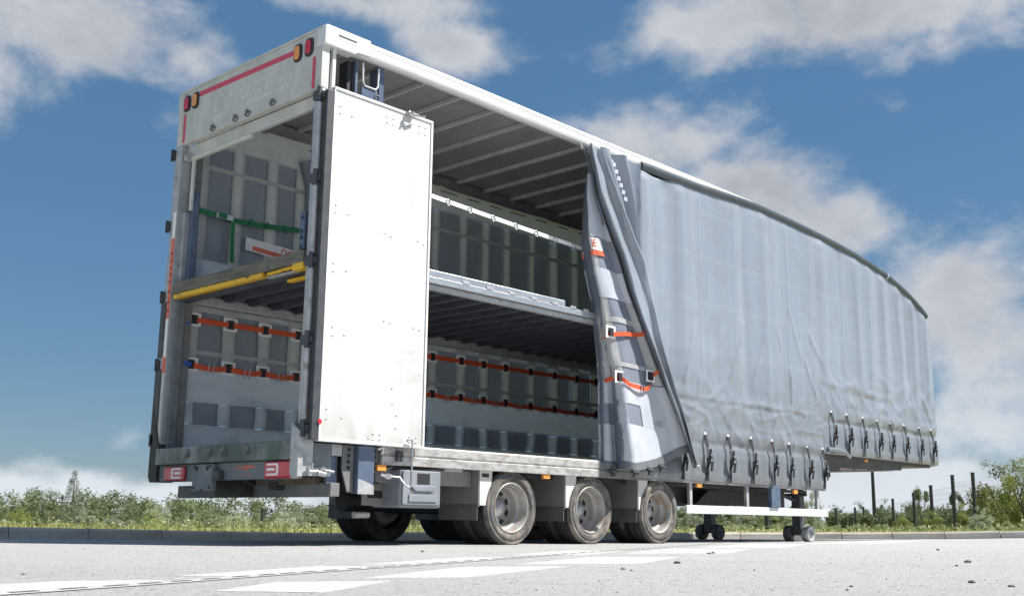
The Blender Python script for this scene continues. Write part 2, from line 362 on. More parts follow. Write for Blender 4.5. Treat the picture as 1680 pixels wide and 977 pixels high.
def speckle(m):      # dark and pale chippings in the binder
    t = m.node_tree; n = t.nodes; l = t.links; p = n['Principled BSDF']; src = p.inputs['Base Color'].links[0].from_socket
    tcn = n.new('ShaderNodeTexCoord'); v = n.new('ShaderNodeTexVoronoi'); l.new(tcn.outputs['Object'], v.inputs['Vector']); v.inputs['Scale'].default_value = 62
    q = n.new('ShaderNodeTexNoise'); l.new(tcn.outputs['Object'], q.inputs['Vector']); q.inputs['Scale'].default_value = 5; q.inputs['Detail'].default_value = 4
    a = n.new('ShaderNodeMath'); a.operation = 'SUBTRACT'; l.new(v.outputs['Color'], a.inputs[0]); a.inputs[1].default_value = .70
    b = n.new('ShaderNodeMath'); b.operation = 'MULTIPLY'; b.use_clamp = True; l.new(a.outputs[0], b.inputs[0]); b.inputs[1].default_value = 6
    c = n.new('ShaderNodeMath'); c.operation = 'MULTIPLY'; c.use_clamp = True; l.new(b.outputs[0], c.inputs[0]); l.new(q.outputs['Fac'], c.inputs[1])
    mxx = n.new('ShaderNodeMix'); mxx.data_type = 'RGBA'; l.new(c.outputs[0], mxx.inputs['Factor']); l.new(src, mxx.inputs['A']); mxx.inputs['B'].default_value = (.095,.095,.10,1)
    l.new(mxx.outputs['Result'], p.inputs['Base Color'])
speckle(MATS['asphalt_pale']); MATS['asphalt_pale'].node_tree.nodes['Bump'].inputs['Distance'].default_value = .018
g = MB(); g.grid(lambda x, y: (x, y, road_z(x, y)), xs, ys)
tag(g.build('road', 'asphalt_pale', recalc=False), kind='structure')
# verge / field beyond the kerb
KH = .13
def slope(x, y):
    az = math.degrees(math.atan2(y-CAM.y, x-CAM.x))
    return interp(az, [(-40,.0),(18,.001),(25,.002),(33,.004),(52,.008),(70,.011),(120,.011)])
def field_z(x, y, base):
    d = math.hypot(x-CAM.x, y-CAM.y); z = base-slope(x, y)*min(320, max(0, d-16))
    return z
def nearest_base(x, y):
    i = int(np.argmin((KX-x)**2+(KY-y)**2)); return float(KZ[i])+KH-.01
mat('grass_ground', (.20,.23,.06), (.29,.29,.11), 3, .9, c3=(.34,.31,.16), c3scale=1.2, bump=.5, bscale=30)
KS = resample(KERB, 1.0)
def knormal(K, i):
    t = (K[min(i+1, len(K)-1)]-K[max(i-1, 0)]); return Vector((-t.y, t.x, 0)).normalized()     # away from the road
offs = [.12,.5,1.5,4,9,20,45,90,180,350,800,2500]
g = MB(); idx = list(range(len(KS)))
def vf(i, o):
    n = knormal(KS, i); p = KS[i]+n*o; b = KS[i].z+KH-.012
    return (p.x, p.y, field_z(p.x, p.y, b)+.02*fb(p.x*.5, p.y*.5) * min(1, o))
g.grid(vf, idx, offs)
tag(g.build('grass_verge', 'grass_ground', recalc=False), kind='structure')
# kerb stones
mat('kerb_concrete', (.58,.545,.50), (.49,.46,.42), 5, .8, bump=.4, bscale=60, c3=(.36,.34,.31), c3scale=4, c3amt=(.6,.75), rand=.08)
kr = tag(bpy.data.objects.new('kerb', None), kind='structure'); col.objects.link(kr); kr.location = (4, 3.8, -.05)
kr.name = 'kerb'
KB = resample(KERB[2:16], .915)
for i in range(len(KB)-1):
    a, b = KB[i], KB[i+1]; t = (b-a); L = t.length; ang = math.atan2(t.y, t.x); n = Vector((-math.sin(ang), math.cos(ang), 0))
    random.seed(i); g = MB(); e = L/2-.006; h = KH+random.uniform(-.004, .004)
    z1 = t.z/2
    prof = [(0,-.10),(0.012,h-.03),(.03,h),(.125,h),(.125,-.10)]
    vs = [(-e, q[0], q[1]-z1) for q in prof]+[(e, q[0], q[1]+z1) for q in prof]; m = len(prof)
    g.add(vs, [tuple(range(m-1,-1,-1)), tuple(range(m,2*m))]+[(k, k+m, (k+1) % m+m, (k+1) % m) for k in range(m)])
    me = g.mesh('kerb_stone', 'kerb_concrete'); mid = (a+b)/2
    o = link('kerb_stone', me, kr, mid-kr.location, .006, (0,0,ang+random.uniform(-.004,.004)))
# white hatching on the road
mat('road_paint', (.55,.55,.54), (.47,.47,.465), 9, .7, bump=.6, bscale=130, contrast=(.42,.62), c3=(.38,.38,.38), c3scale=60, c3amt=(.52,.60))
def marking(poly):
    g = MB(); P = []
    n = len(poly)
    for i in range(n):
        a, b = Vector(poly[i]), Vector(poly[(i+1) % n]); k = max(2, int((b-a).length/.12))
        for j in range(k):
            p = a+(b-a)*j/k; P.append((p.x+.012*fb(p.x*7, p.y*7), p.y+.012*fb(p.x*7+9, p.y*7), .0216))
    m = len(P); g.add(P+[(p[0], p[1], .016) for p in P], [tuple(range(m))]+[(k, k+m, (k+1) % m+m, (k+1) % m) for k in range(m)])
    tag(g.build('road_marking', 'road_paint', recalc=False), kind='structure')
for poly in [[(-4.6,-5.35),(-3.9,-5.13),(-3.55,-5.27),(-4.15,-5.56),(-4.9,-5.75)],
             [(-3.35,-5.0),(-2.25,-4.52),(-1.95,-4.70),(-2.9,-5.08),(-3.2,-5.15)],
             [(-3.75,-5.95),(-3.25,-5.60),(-2.85,-5.80),(-3.5,-6.2)],
             [(-1.95,-4.47),(-.55,-3.85),(-.15,-4.05),(-1.35,-4.5)],
             [(-2.8,-5.55),(-1.6,-4.95),(-1.05,-5.2),(-2.4,-5.75)],
             [(-1.1,-4.85),(.35,-4.2),(1.0,-4.5),(-.3,-5.15)],
             [(.1,-3.65),(1.6,-2.95),(2.1,-3.2),(.7,-3.85)],
             [(1.3,-3.75),(3.2,-2.9),(4.0,-3.3),(2.3,-4.1)],
             [(3.9,-2.75),(6.5,-1.75),(7.3,-2.1),(4.8,-3.2)],
             [(7.4,-1.9),(11.8,-.9),(12.6,-1.4),(8.6,-2.35)]]:
    marking(poly)
# slot drain
mat('drain_concrete', (.44,.44,.43), (.36,.36,.355), 12, .8, bump=.3, bscale=80)
dr = tag(bpy.data.objects.new('slot_drain', None), kind='structure'); col.objects.link(dr); a = Vector((-5.2,-6.03,.02)); b = Vector((7.5,-1.0,.02)); dr.location = a
d = (b-a).normalized(); nd = Vector((-d.y, d.x, 0)); L = (b-a).length
DR = [(-5.2,-6.0),(-4.107,-5.607),(-3.701,-5.451),(-3.068,-5.177),(-2.175,-4.818),(-.655,-4.22),(1.7,-3.25),(6.5,-1.35)]
DP = resample([(x, y, .02) for x, y in DR], .16)
g = MB(); V = []
for i, p in enumerate(DP):
    n = knormal(DP, i); V += [p+n*.055-dr.location+Vector((0,0,.003)), p-n*.055-dr.location+Vector((0,0,.003))]
g.add(V, [(2*i, 2*i+1, 2*i+3, 2*i+2) for i in range(len(DP)-1)])
link('channel', g.mesh('channel', 'drain_concrete'), dr)
g = MB(); g.prism([(-.055,-.011),(.055,-.011),(.055,.011),(-.055,.011)], 'z', -.002, .0045)
slotm = g.mesh('drain_slot', 'rim_dark')
for i in range(len(DP)-1):
    if i > 58: break
    t = DP[i+1]-DP[i]; link('drain_slot', slotm, dr, (DP[i]+DP[i+1])/2-dr.location, 0, (0,0,math.atan2(t.y, t.x)))
# loose stones
mat('stone_dark', (.14,.135,.135), (.09,.088,.09), 30, .9, bump=.4, bscale=60)
def stone(r, seed):
    import bmesh; bm = bmesh.new(); bmesh.ops.create_icosphere(bm, subdivisions=2, radius=1)
    for v in bm.verts:
        k = 1+.35*fb(v.co.x*1.3+seed*3.1, v.co.y*1.3, v.co.z*1.3); v.co = Vector((v.co.x*1.25*k, v.co.y*.95*k, v.co.z*.62*k))*r
    me = bpy.data.meshes.new('stone'); bm.to_mesh(me); bm.free(); me.materials.append(MATS['stone_dark']); return me
SL = [(-.733,-7.307,.026,'largest dark loose stone lying on the road in the right foreground'),
      (2.113,-6.183,.034,'grey rounded loose stone halfway between the kerb and the right foreground'),
      (-1.081,-5.612,.020,'dark stone on the road just past the right end of the white hatching'),
      (-.049,-5.237,.030,'flat long dark stone lying alone right of the white hatching'),
      (2.195,-4.031,.030,'larger of the two dark stones lying together in front of the landing legs'),
      (2.06,-4.08,.022,'smaller of the two dark stones lying together in front of the landing legs'),
      (1.356,-6.407,.018,'small dark pebble just left of and below the grey rounded stone'),
      (-.913,-7.541,.020,'dark pebble at the lower right corner of the road'),
      (.035,-2.799,.022,'lone pebble on the road in front of the open trailer doorway'),
      (-3.814,-4.595,.012,'small pebble near the left edge of the road, left of the white hatching'),
      (-1.52,-7.122,.012,'dark pebble at the bottom edge of the road, right of centre'),
      (5.9,-4.4,.030,'pebble on the road out towards the right kerb'),
      (-1.15,-5.72,.012,'tiny pebble touching the right side of the dark stone by the hatching')]
for i, (x, y, r, lb) in enumerate(SL):
    o = link('stone', stone(r*.62, i), None, (x, y, .02+r*.15), 0, (0,0,i*1.7)); tag(o, lb, 'stone', 'loose stones on the road')
random.seed(5); g = MB()
for k in range(900):
    t = random.random()**.6; dd = 2.6+t*13; az = R(random.uniform(14, 72)); x = CAM.x+dd*math.cos(az); y = CAM.y+dd*math.sin(az)
    if y > -1.6 and x > -.5: continue
    w_ = .35+.65*smooth(70, 20, math.degrees(az))
    if random.random() > w_: continue
    r = random.uniform(.003, .006)*(1 if random.random() < .93 else 1.7); z = .02
    v = [(x+r*random.uniform(.7,1.3)*math.cos(q), y+r*random.uniform(.7,1.3)*math.sin(q), z) for q in (0,1.57,3.14,4.71)]+[(x, y, z+r*.8)]
    g.add(v, [(0,1,4),(1,2,4),(2,3,4),(3,0,4)])
tag(g.build('loose_grit', 'stone_dark', recalc=False), kind='stuff', label='scattered grit and small chippings lying on the pale road')

# ================================================================== TRAILER
TR = empty('semi_trailer', (0,0,0), 'grey double-deck curtain-sided lorry trailer, side curtain half open, white rear door swung back', 'trailer')
def P(name, mb, m, parent=None, bevel=0, recalc=True): return mb.build(name, m, TR if parent is None else parent, None, bevel, recalc)
def B(*a): return MB().box(*a)
ROOF = [(-.03,4.862),(1.3,4.873),(2.58,4.866),(3.64,4.857),(5.0,4.852),(6.2,4.846),(7.26,4.840),(7.64,4.836),(8.44,4.812),(9.2,4.780),(10.24,4.72),(11.03,4.65),(12.06,4.495),(12.6,4.375),(12.82,4.312),(13.17,4.18),(13.62,3.985)]
_rx = np.array([p[0] for p in ROOF]); _rz = np.array([p[1] for p in ROOF]); _co = np.polyfit(_rx, _rz, 8)
def zr(x): return float(np.polyval(_co, x))
YN = -1.275
# --- roof
rx = list(np.arange(-.02, 13.61, .2))+[13.6]
g = MB(); g.grid(lambda x, y: (x, y, zr(x)-.022), rx, [-1.19,0,1.31]); g.grid(lambda x, y: (x, y, zr(x)-.034), rx, [-1.19,0,1.31])
P('roof', g, 'roof_skin', recalc=False)
bowm = MB().prism([(-1.19,-.05),(1.31,-.05),(1.31,0),(-1.19,0)], 'x', -.022, .022).mesh('roof_bow', 'roof_steel')
x = .42
while x < 13.2:
    link('roof_bow', bowm, TR, (x, 0, zr(x)-.036), .006); x += .53
g = MB(); g.grid(lambda x, k: (x, (1.315,1.30,1.225,1.20)[k], zr(x)-(.01,.19,.19,.06)[k]), rx, [0,1,2,3]); P('far_roof_rail', g, 'chassis_grey', recalc=False)
# white cantrail, narrowing towards the front where the curtain rail takes over
def wb(x): return interp(x, [(4.85,.185),(5.05,.115),(6.3,.105),(7.1,.06),(7.75,.012)])
def rc(x): return zr(x)-interp(x, [(4.95,.150),(6.2,.135),(7.0,.095),(7.75,.062)])      # centre of the curtain rail
crx = [-.01,.2,.5]+list(np.arange(.8, 4.8, .4))+[4.8,4.9,5.0,5.1]+list(np.arange(5.4, 7.75, .3))+[7.75]
PROF = [(-1.17,.0),(-1.235,.0),(-1.262,-.06),(-1.272,-.2),(-1.272,-.215),(-1.252,-.222),(-1.252,-.262),(-1.274,-.27),(-1.277,-.36),(-1.262,-.368),(-1.262,-.392),(-1.278,-.40),(-1.282,-.5),(-1.284,-.86),(-1.268,-.96),(-1.235,-1.0),(-1.185,-.93)]
g = MB(); g.grid(lambda x, k: (x, PROF[k][0], zr(x)+.006+PROF[k][1]*wb(x)), crx, range(len(PROF)))
P('roof_rail', g, 'white_aluminium', recalc=False)
g = MB(); g.grid(lambda x, k: (x, (-1.2,-1.2)[k], zr(x)-(.03,.26)[k]), list(np.arange(4.9,13.6,.3))+[13.6], [0,1]); P('rail_back', g, 'black_steel', recalc=False)
g = MB(); g.tube([(x, -1.262, rc(x)) for x in np.arange(4.95, 13.62, .15)], .060, 12); P('curtain_rail', g, 'rail_rubber')
g = MB(); xj = 11.93; g.tube([(xj-.02, -1.262, zr(xj-.02)-.062), (xj+.02, -1.262, zr(xj+.02)-.062)], .068, 12); P('rail_joint', g, 'galvanised')
# rear corner cap
g = MB(); g.prism([(-.035,4.665),(.33,4.665),(.36,4.69),(.52,4.70),(.52,4.868),(-.02,4.868),(-.035,4.84)], 'y', -1.305, -1.17)
cap = P('corner_cap', g, 'white_aluminium', bevel=.012)
P('handle_slot', B(.12,.34,-1.3085,-1.300,4.785,4.800), 'black_steel', cap)
P('handle_recess', MB().prism([(.06,4.76),(.38,4.755),(.40,4.80),(.36,4.835),(.07,4.84)], 'y', -1.3065, -1.30), 'door_white', cap)
# --- rear frame
P('header_panel', B(-.022,.05,-1.17,1.235,4.235,4.838), 'header_dirty', bevel=.006)
hp = [o for o in TR.children if o.name.startswith('header_panel')][0]
P('header_trim', B(-.034,.05,-1.262,1.335,4.838,4.862), 'header_dirty', bevel=.004)
P('header_sill', MB().prism([(-1.17,4.232),(1.235,4.232),(1.235,4.10),(-1.17,4.10)], 'x', .055, .10), 'header_dirty', bevel=.005)
P('header_corner', B(-.03,.06,-1.262,-1.172,4.235,4.838), 'header_dirty', bevel=.005)
P('header_corner', B(-.03,.06,1.237,1.335,4.235,4.838), 'header_dirty', bevel=.005)
P('corner_flap', B(-.02,.10,1.336,1.375,4.62,4.85), 'header_dirty', bevel=.006)
def strip(x, y0, y1, z0, z1, m, name, parent): return P(name, B(x-.003, x, y0, y1, z0, z1), m, parent)
g = MB().hexa([(-.022,-.80,4.690),(-.0255,-.80,4.690),(-.0255,.93,4.722),(-.022,.93,4.722)], [(-.022,-.80,4.742),(-.0255,-.80,4.742),(-.0255,.93,4.778),(-.022,.93,4.778)])
P('reflective_strip', g, 'red_tape', hp)
strip(-.0225, -1.155, -1.110, 4.258, 4.575, 'red_tape', 'reflective_strip', hp); strip(-.0225, 1.185, 1.225, 4.262, 4.58, 'red_tape', 'reflective_strip', hp)
def rounded(y0, y1, z0, z1, r, n=4):
    out = []
    for cx, cz, a0 in ((y1-r, z1-r, 0), (y0+r, z1-r, 90), (y0+r, z0+r, 180), (y1-r, z0+r, 270)):
        for k in range(n+1):
            t = R(a0+90*k/n); out.append((cx+r*math.cos(t), cz+r*math.sin(t)))
    return out
for yc, zc, m in ((-.866,4.690,'lens_amber'),(-1.048,4.697,'lens_red'),(1.172,4.70,'lens_red'),(1.002,4.697,'lens_amber')):
    f = P('marker_lamp', MB().prism(rounded(yc-.063, yc+.063, zc-.092, zc+.092, .05), 'x', -.040, -.0215), 'black_steel', hp, bevel=.004)
    f2 = P('marker_lens', MB().prism(rounded(yc-.042, yc+.042, zc-.07, zc+.07, .034), 'x', -.050, -.041), m, hp, bevel=.006)
for yc in (.611,.185,-.038,-.476):      # keeper sockets along the header's lower edge
    g = MB(); g.tube([(yy, yc+.05*math.cos(t), 4.295+.042*math.sin(t)) for yy in (-.027,) for t in [math.pi+math.pi*k/8 for k in range(9)]], .008, 6); g.tube([(-.03,yc-.03,4.285),(-.03,yc+.01,4.325)], .010, 6); g.tube([(-.03,yc+.01,4.285),(-.03,yc+.035,4.32)], .009, 6); g.box(-.03,-.022,yc+.02,yc+.05,4.28,4.30)
    P('latch_keeper', g, 'chassis_grey', hp)
# worn-away lettering: three lines of broken, unreadable pale remains
random.seed(11); g = MB()
for (ya, yb, za, zb_, h) in ((.47,-.33,4.565,4.575,.05),(.88,-.62,4.47,4.475,.05),(.98,-.70,4.385,4.385,.05)):
    y = ya
    while y > yb:
        w = random.uniform(.018, .04); z = za+(zb_-za)*(ya-y)/(ya-yb)
        if random.random() < .72:
            hh = h*random.choice((.6,.6,.6,1)); k = random.random()
            if k < .4: g.box(-.0226,-.0218,y-w*.3,y,z,z+hh)
            elif k < .75: g.box(-.0226,-.0218,y-w*.8,y,z,z+.012); g.box(-.0226,-.0218,y-w*.8,y,z+hh-.012,z+hh)
            else: g.box(-.0226,-.0218,y-w*.8,y,z+hh*.4,z+hh*.4+.014); g.box(-.0228,-.0218,y-w*.2,y,z,z+hh*.8)
        y -= w+.012+(.03 if random.random() < .16 else 0)
lo = P('worn_lettering', g, 'faded_lettering', hp); lo['kind'] = 'stuff'
# posts
P('rear_post', B(-.03,.09,-1.262,-1.172,.63,4.232), 'galvanised', bevel=.006)
P('rear_post', B(-.03,.10,1.215,1.335,.96,4.232), 'galvanised', bevel=.006)
P('inner_post', MB().box(.10,.22,1.185,1.30,.96,4.19), 'chassis_grey', bevel=.005)
P('post_lining', B(.035,.13,1.165,1.214,2.72,3.48), 'galvanised', bevel=.003)
P('post_lining', B(.035,.12,1.165,1.214,.96,2.50), 'beam_slate', bevel=.003)
pt = P('seal_strip', B(.045,.075,1.075,1.115,3.49,4.09), 'pale_trim', bevel=.004)
P('seal_strip', MB().box(.04,.085,-.02,1.14,4.055,4.098), 'pale_trim', bevel=.006)
P('seal_pivot', MB().tube([(.03,1.13,4.09),(.03,1.17,4.09)], .055, 12), 'galvanised')
rp = [o for o in TR.children if o.name.startswith('rear_post')][1]
for z0, z1, m in ((2.31,3.19,'orange_tape'),(3.19,3.48,'white_patch'),(1.90,2.31,'white_patch'),(1.74,1.90,'orange_tape')):
    P('marker_plate', B(-.036,-.031,1.222,1.272,z0,z1), m, rp)
P('side_lining', B(-.034,-.031,1.221,1.268,.965,1.735), 'pale_trim', rp)
for z in (3.02,2.94,2.865,2.79,2.71,2.60,2.49,2.40): P('fixing_hole', MB().tube([(-.0375,1.247,z),(-.0345,1.247,z)], .014, 10), 'rim_dark', rp)
for z in (2.45,2.34): P('bolt_head', MB().tube([(-.040,1.247,z-.005),(-.0345,1.247,z-.005)], .011, 8), 'buckle_steel', rp)
for z in (4.15,3.34,2.56,1.83,1.04):        # hinges of both doors
    g = MB(); g.box(-.07,.0,-1.30,-1.20,z-.045,z+.045); g.tube([(-.055,-1.285,z-.075),(-.055,-1.285,z+.075)], .024, 10); g.box(-.045,.05,-1.335,-1.27,z-.03,z+.03)
    P('door_hinge', g, 'dark_steel', bevel=.006)
    g = MB(); g.box(-.05,.0,1.33,1.39,z-.05,z+.05); g.tube([(-.04,1.385,z-.065),(-.04,1.385,z+.065)], .02, 10)
    P('door_hinge', g, 'black_steel', bevel=.006)
g = MB(); zz = [.95,1.06,1.78,1.86,2.50,2.62,3.28,3.40,4.08,4.22]
for a, b in ((1.12,1.75),(1.91,2.48),(2.63,3.26),(3.42,4.07)): g.tube([(-.05,-1.285,a),(-.05,-1.285,b)], .026, 10)
P('lock_rod', g, 'galvanised')
# doors
def door(yo, yi, name, x0=.0):
    dd = P(name, B(x0+.05,x0+1.275,yo,yi,.945,4.225), 'door_white', bevel=.004); return dd
dn = door(-1.372, -1.335, 'rear_door')
for a in ((-.025,.05,-1.376,-1.326,.94,4.19,'door_rubber'),): P('door_seal', B(*a[:6]), a[6], dn, bevel=.004)
s = .026
for a in ((.05,1.30,.93,.93+s),(.05,1.30,4.21,4.21+s)): P('door_edge', B(a[0],a[1],-1.384,-1.33,a[2],a[3]), 'door_edge', dn, bevel=.004)
P('door_edge', B(1.276,1.302,-1.383,-1.331,.957,4.209), 'door_edge', dn, bevel=.004); P('door_edge', B(.051,.066,-1.3815,-1.332,.957,4.209), 'door_edge', dn, bevel=.002)
rv = MB().lathe([(0,-.006),(.006,-.005),(.010,-.0015),(.010,.002)], (0,0,0), 8).mesh('rivet', 'buckle_steel')
for (x, z) in [(.13,4.06),(.13,3.99),(.27,4.0),(.13,3.10),(.13,3.03),(.27,3.04),(.15,1.96),(.15,1.88),(.29,1.9),(.13,1.22),(.13,1.13),(.3,1.15),(.13,2.55),(.13,2.47),(.28,2.5),
    (.70,4.12),(.70,4.06),(.78,4.12),(.78,4.06),(1.12,4.14),(1.12,4.07),(1.20,4.14),(1.20,4.07),(1.22,2.93),(1.15,2.95),(.72,2.95),(.80,2.93),(.75,2.10),(.83,2.09),(1.12,2.08),(1.20,2.07),
    (.88,1.47),(.94,1.22),(.94,1.10),(.89,1.33),(.67,1.03),(.67,.98),(.75,1.03),(.75,.98),(1.12,1.03),(1.2,1.03),(1.12,.98),(1.2,.98),(.62,.99)]:
    link('rivet', rv, dn, (x, -1.3725, z))
g = MB(); g.box(.93,1.03,-1.41,-1.37,4.20,4.24); g.tube([(.93,-1.43,4.22),(1.0,-1.45,4.205),(1.06,-1.43,4.215)], .014, 8); g.tube([(.95,-1.375,4.225),(.95,-1.47,4.215)], .012, 8)
P('door_catch', g, 'buckle_steel', dn)
g = MB(); g.box(1.13,1.20,-1.37,-1.30,4.225,4.26); g.tube([(1.13,-1.34,4.25),(1.22,-1.34,4.27)], .016, 8); P('door_catch', g, 'dark_steel', dn)
g = MB(); g.tube([(.56,-1.345,4.235),(.56,-1.345,4.30),(.60,-1.345,4.31)], .012, 8); g.box(.54,.60,-1.36,-1.33,4.23,4.26); P('door_catch', g, 'dark_steel', dn)
P('red_reflector', MB().tube([(.052,-1.388,1.10),(.052,-1.3845,1.10)], .022, 12), 'lens_red', dn)
df = door(1.385, 1.42, 'rear_door'); P('door_edge', B(.02,.05,1.38,1.425,.94,4.22), 'galvanised', df)
_pv = Matrix.Translation((.03, 1.40, 0)); df.matrix_world = _pv @ Matrix.Rotation(R(50), 4, 'Z') @ _pv.inverted()  # unseen far door, angled open to let more light onto the curtain
# hook holding the door open
g = MB(); g.tube([(1.06,-1.40,.985),(1.075,-1.41,1.005),(1.11,-1.41,1.005),(1.125,-1.41,.98),(1.125,-1.41,.60),(1.11,-1.41,.56),(1.06,-1.40,.575),(1.02,-1.36,.65),(.93,-1.33,.655)], .011, 8)
g.box(.86,.93,-1.35,-1.31,.63,.68); g.tube([(.86,-1.345,.655),(.80,-1.345,.665)], .016, 8); P('door_hook', g, 'buckle_steel')
# rear end beams
P('rear_beam', B(-.075,.10,-1.155,1.20,.775,.942), 'green_beam', bevel=.008)
P('bumper_beam', B(-.02,.06,-1.165,1.20,.607,.772), 'beam_slate', bevel=.006)
g = MB(); g.prism([(1.202,.96),(1.375,1.42),(1.375,.66),(1.34,.605),(1.202,.605)], 'x', -.05, .15); P('corner_block', g, 'black_steel', bevel=.008)
g = MB(); g.box(-.045,.03,1.28,1.40,1.1,1.78); g.box(-.045,.03,1.28,1.385,1.9,2.5); P('corner_guard', g, 'dark_steel', bevel=.012)
g = MB(); g.prism([(-1.285,1.02),(-1.165,1.10),(-1.165,.66),(-1.20,.60),(-1.285,.62)], 'x', -.09, -.032); P('corner_guard', g, 'galvanised', bevel=.006)
for yc in (.571,.161,-.073,-.482):
    g = MB(); g.tube([(-.077,yc,.875),(-.085,yc,.875)], .048, 14); g.box(-.10,-.08,yc-.035,yc+.035,.87,.895); g.tube([(-.10,yc-.03,.86),(-.10,yc+.02,.845)], .012, 6); P('latch_keeper', g, 'chassis_grey')
def lamp(y0, y1, z0, z1, flip):
    e = .03
    g = MB(); g.hexa([(-.022,y0,z0),(-.022,y1,z0),(-.05,y1-(0 if flip else e),z0+.004),(-.05,y0+(e if flip else 0),z0+.004)], [(-.022,y0,z1),(-.022,y1,z1),(-.05,y1-(0 if flip else e),z1-.004),(-.05,y0+(e if flip else 0),z1-.004)])
    l = P('tail_lamp', MB().box(-.055,-.021,y0,y1,z0,z1), 'lens_red', bevel=.014)
    cy = y1-.05 if flip else y0+.05
    sgn = -1 if flip else 1
    def bar(a, b, c, d_): P('lamp_light_guide', B(-.059,-.054,min(cy+sgn*a,cy+sgn*b),max(cy+sgn*a,cy+sgn*b),z0+c,z0+d_), 'lens_white', l)
    h = z1-z0
    bar(0,.17,h*.76,h*.88); bar(0,.17,h*.16,h*.28); bar(.15,.18,h*.285,h*.755); bar(-.0,.12,h*.45,h*.60)
    return l
lamp(-1.145,-.725,.612,.762,True); lamp(.66,1.05,.612,.755,False)
g = MB(); g.box(-.075,-.021,.10,.46,.50,.765); P('bracket_plate', g, 'beam_slate', bevel=.01)
bp_ = [o for o in TR.children if o.name.startswith('bracket_plate')][0]
for y, z in ((.19,.725),(.38,.725)): P('bolt_hole', MB().tube([(-.078,y,z),(-.0765,y,z)], .024, 12), 'rim_dark', bp_)
for y, z in ((.14,.54),(.42,.54),(.28,.515),(.42,.74),(.14,.745)): P('bolt_head', MB().tube([(-.086,y,z),(-.0745,y,z)], .012, 6), 'dark_steel', bp_)
P('socket_box', B(-.09,-.022,-.02,.085,.60,.70), 'dark_steel', bevel=.01)
g = MB(); bb = B(-.0235,-.0205,-.285,-.225,.715,.728)       # remains of a red decal
for a in ((-.52,-.32,.715,.735),(-.355,-.33,.695,.712),(-.42,-.40,.69,.712),(-.385,-.345,.650,.662),(-.455,-.42,.652,.662)): bb.box(-.0235,-.0205,*a)
P('red_decal', bb, 'orange_tape')
P('underrun_bar', B(.30,.40,-1.2,1.36,.455,.58), 'chassis_grey', bevel=.008)
P('underrun_end', B(.299,.401,-1.26,-1.202,.457,.578), 'chassis_grey', bevel=.006)
g = MB(); g.box(.22,.32,-1.1,-.2,.565,.625); P('rusty_beam', g, 'rust'); P('number_lamp', B(.14,.19,-.78,-.5,.595,.63), 'rust', bevel=.008)
P('chain_hanger', MB().tube([(.1,-.16,.61),(.2,-.22,.56)], .012, 6), 'black_steel')
P('tow_frame', MB().box(.15,.32,-.05,.40,.46,.62), 'black_steel')
# shut-off taps on the corner
g = MB(); g.tube([(.0,-1.30,.665),(.12,-1.31,.665)], .02, 8); g.tube([(.05,-1.31,.66),(.05,-1.31,.74)], .013, 8); g.tube([(.12,-1.31,.66),(.17,-1.32,.705)], .022, 8); g.tube([(.17,-1.32,.68),(.28,-1.32,.672)], .013, 8); g.tube([(.1,-1.315,.655),(.19,-1.315,.645)], .026, 8); g.box(.0,.02,-1.325,-1.29,.63,.71)
P('air_tap', g, 'buckle_steel')
# plates under the rear corner
P('side_plate', MB().box(.09,.30,-1.255,-1.17,.63,.925), 'beam_slate', bevel=.006); P('side_plate', MB().box(.305,.42,-1.25,-1.16,.82,.925), 'galvanised', bevel=.004)
P('side_plate', MB().box(.30,.42,-1.19,-1.15,.56,.815), 'blue_steel', bevel=.004)
g = MB(); g.prism([(.43,.925),(.565,.925),(.565,.50),(.50,.50),(.43,.70)], 'y', -1.245, -1.225); P('lift_bracket', g, 'chassis_grey', bevel=.004)
g = MB(); g.prism([(.765,.925),(.845,.925),(.845,.72),(.765,.62)], 'y', -1.245, -1.225); P('lift_bracket', g, 'chassis_grey', bevel=.004)
for k in range(4):
    for x in (.50,.805): P('bracket_hole', MB().tube([(x,-1.247,.885-k*.055),(x,-1.2455,.885-k*.055)], .020, 12), 'rim_dark')
g = MB(); g.prism([(.57,.925),(.762,.925),(.762,.49),(.572,.49)], 'y', -1.30, -1.20); P('lift_leg', g, 'blue_steel', bevel=.006)
P('lift_foot', MB().prism([(.572,.62),(.66,.60),(.762,.565),(.762,.484),(.572,.484)], 'y', -1.306, -1.3005), 'galvanised', bevel=.004)
# --- deck, floor, rails
P('floor', MB().box(.10,9.5,-1.20,1.25,.88,.945), 'floor_ply')
P('neck_floor', MB().box(9.5,13.5,-1.20,1.25,1.34,1.42), 'floor_ply')
fr = P('floor_rail', MB().prism([(-1.20,.955),(-1.283,.955),(-1.292,.94),(-1.292,.868),(-1.28,.86),(-1.28,.853),(-1.292,.845),(-1.288,.765),(-1.20,.765)], 'x', .86, 4.06), 'worn_rail', bevel=.003)
P('floor_rail', MB().prism([(-1.20,.953),(-1.281,.953),(-1.288,.94),(-1.288,.868),(-1.277,.86),(-1.277,.853),(-1.288,.845),(-1.284,.763),(-1.20,.763)], 'x', 4.064, 9.45), 'chassis_grey', bevel=.003)
P('rail_catch', MB().box(1.02,1.09,-1.33,-1.28,.80,.90), 'dark_steel', bevel=.008)
P('rail_catch', MB().tube([(.80,-1.30,.90),(.86,-1.31,.92),(.84,-1.31,.86)], .012, 8), 'white_patch')
dk = P('upper_deck', B(.02,13.3,-1.17,1.20,2.645,2.66), 'deck_under')
g = MB(); xx = .25
cmm = MB().box(-.03,.03,-1.16,1.19,2.565,2.644).mesh('deck_crossbeam', 'deck_under')
for i in range(24): link('deck_crossbeam', cmm, dk, (.3+i*.30, 0, 0))
P('deck_rail', B(.12,3.50,-1.275,-1.18,2.665,2.735), 'raw_aluminium', dk, bevel=.012)
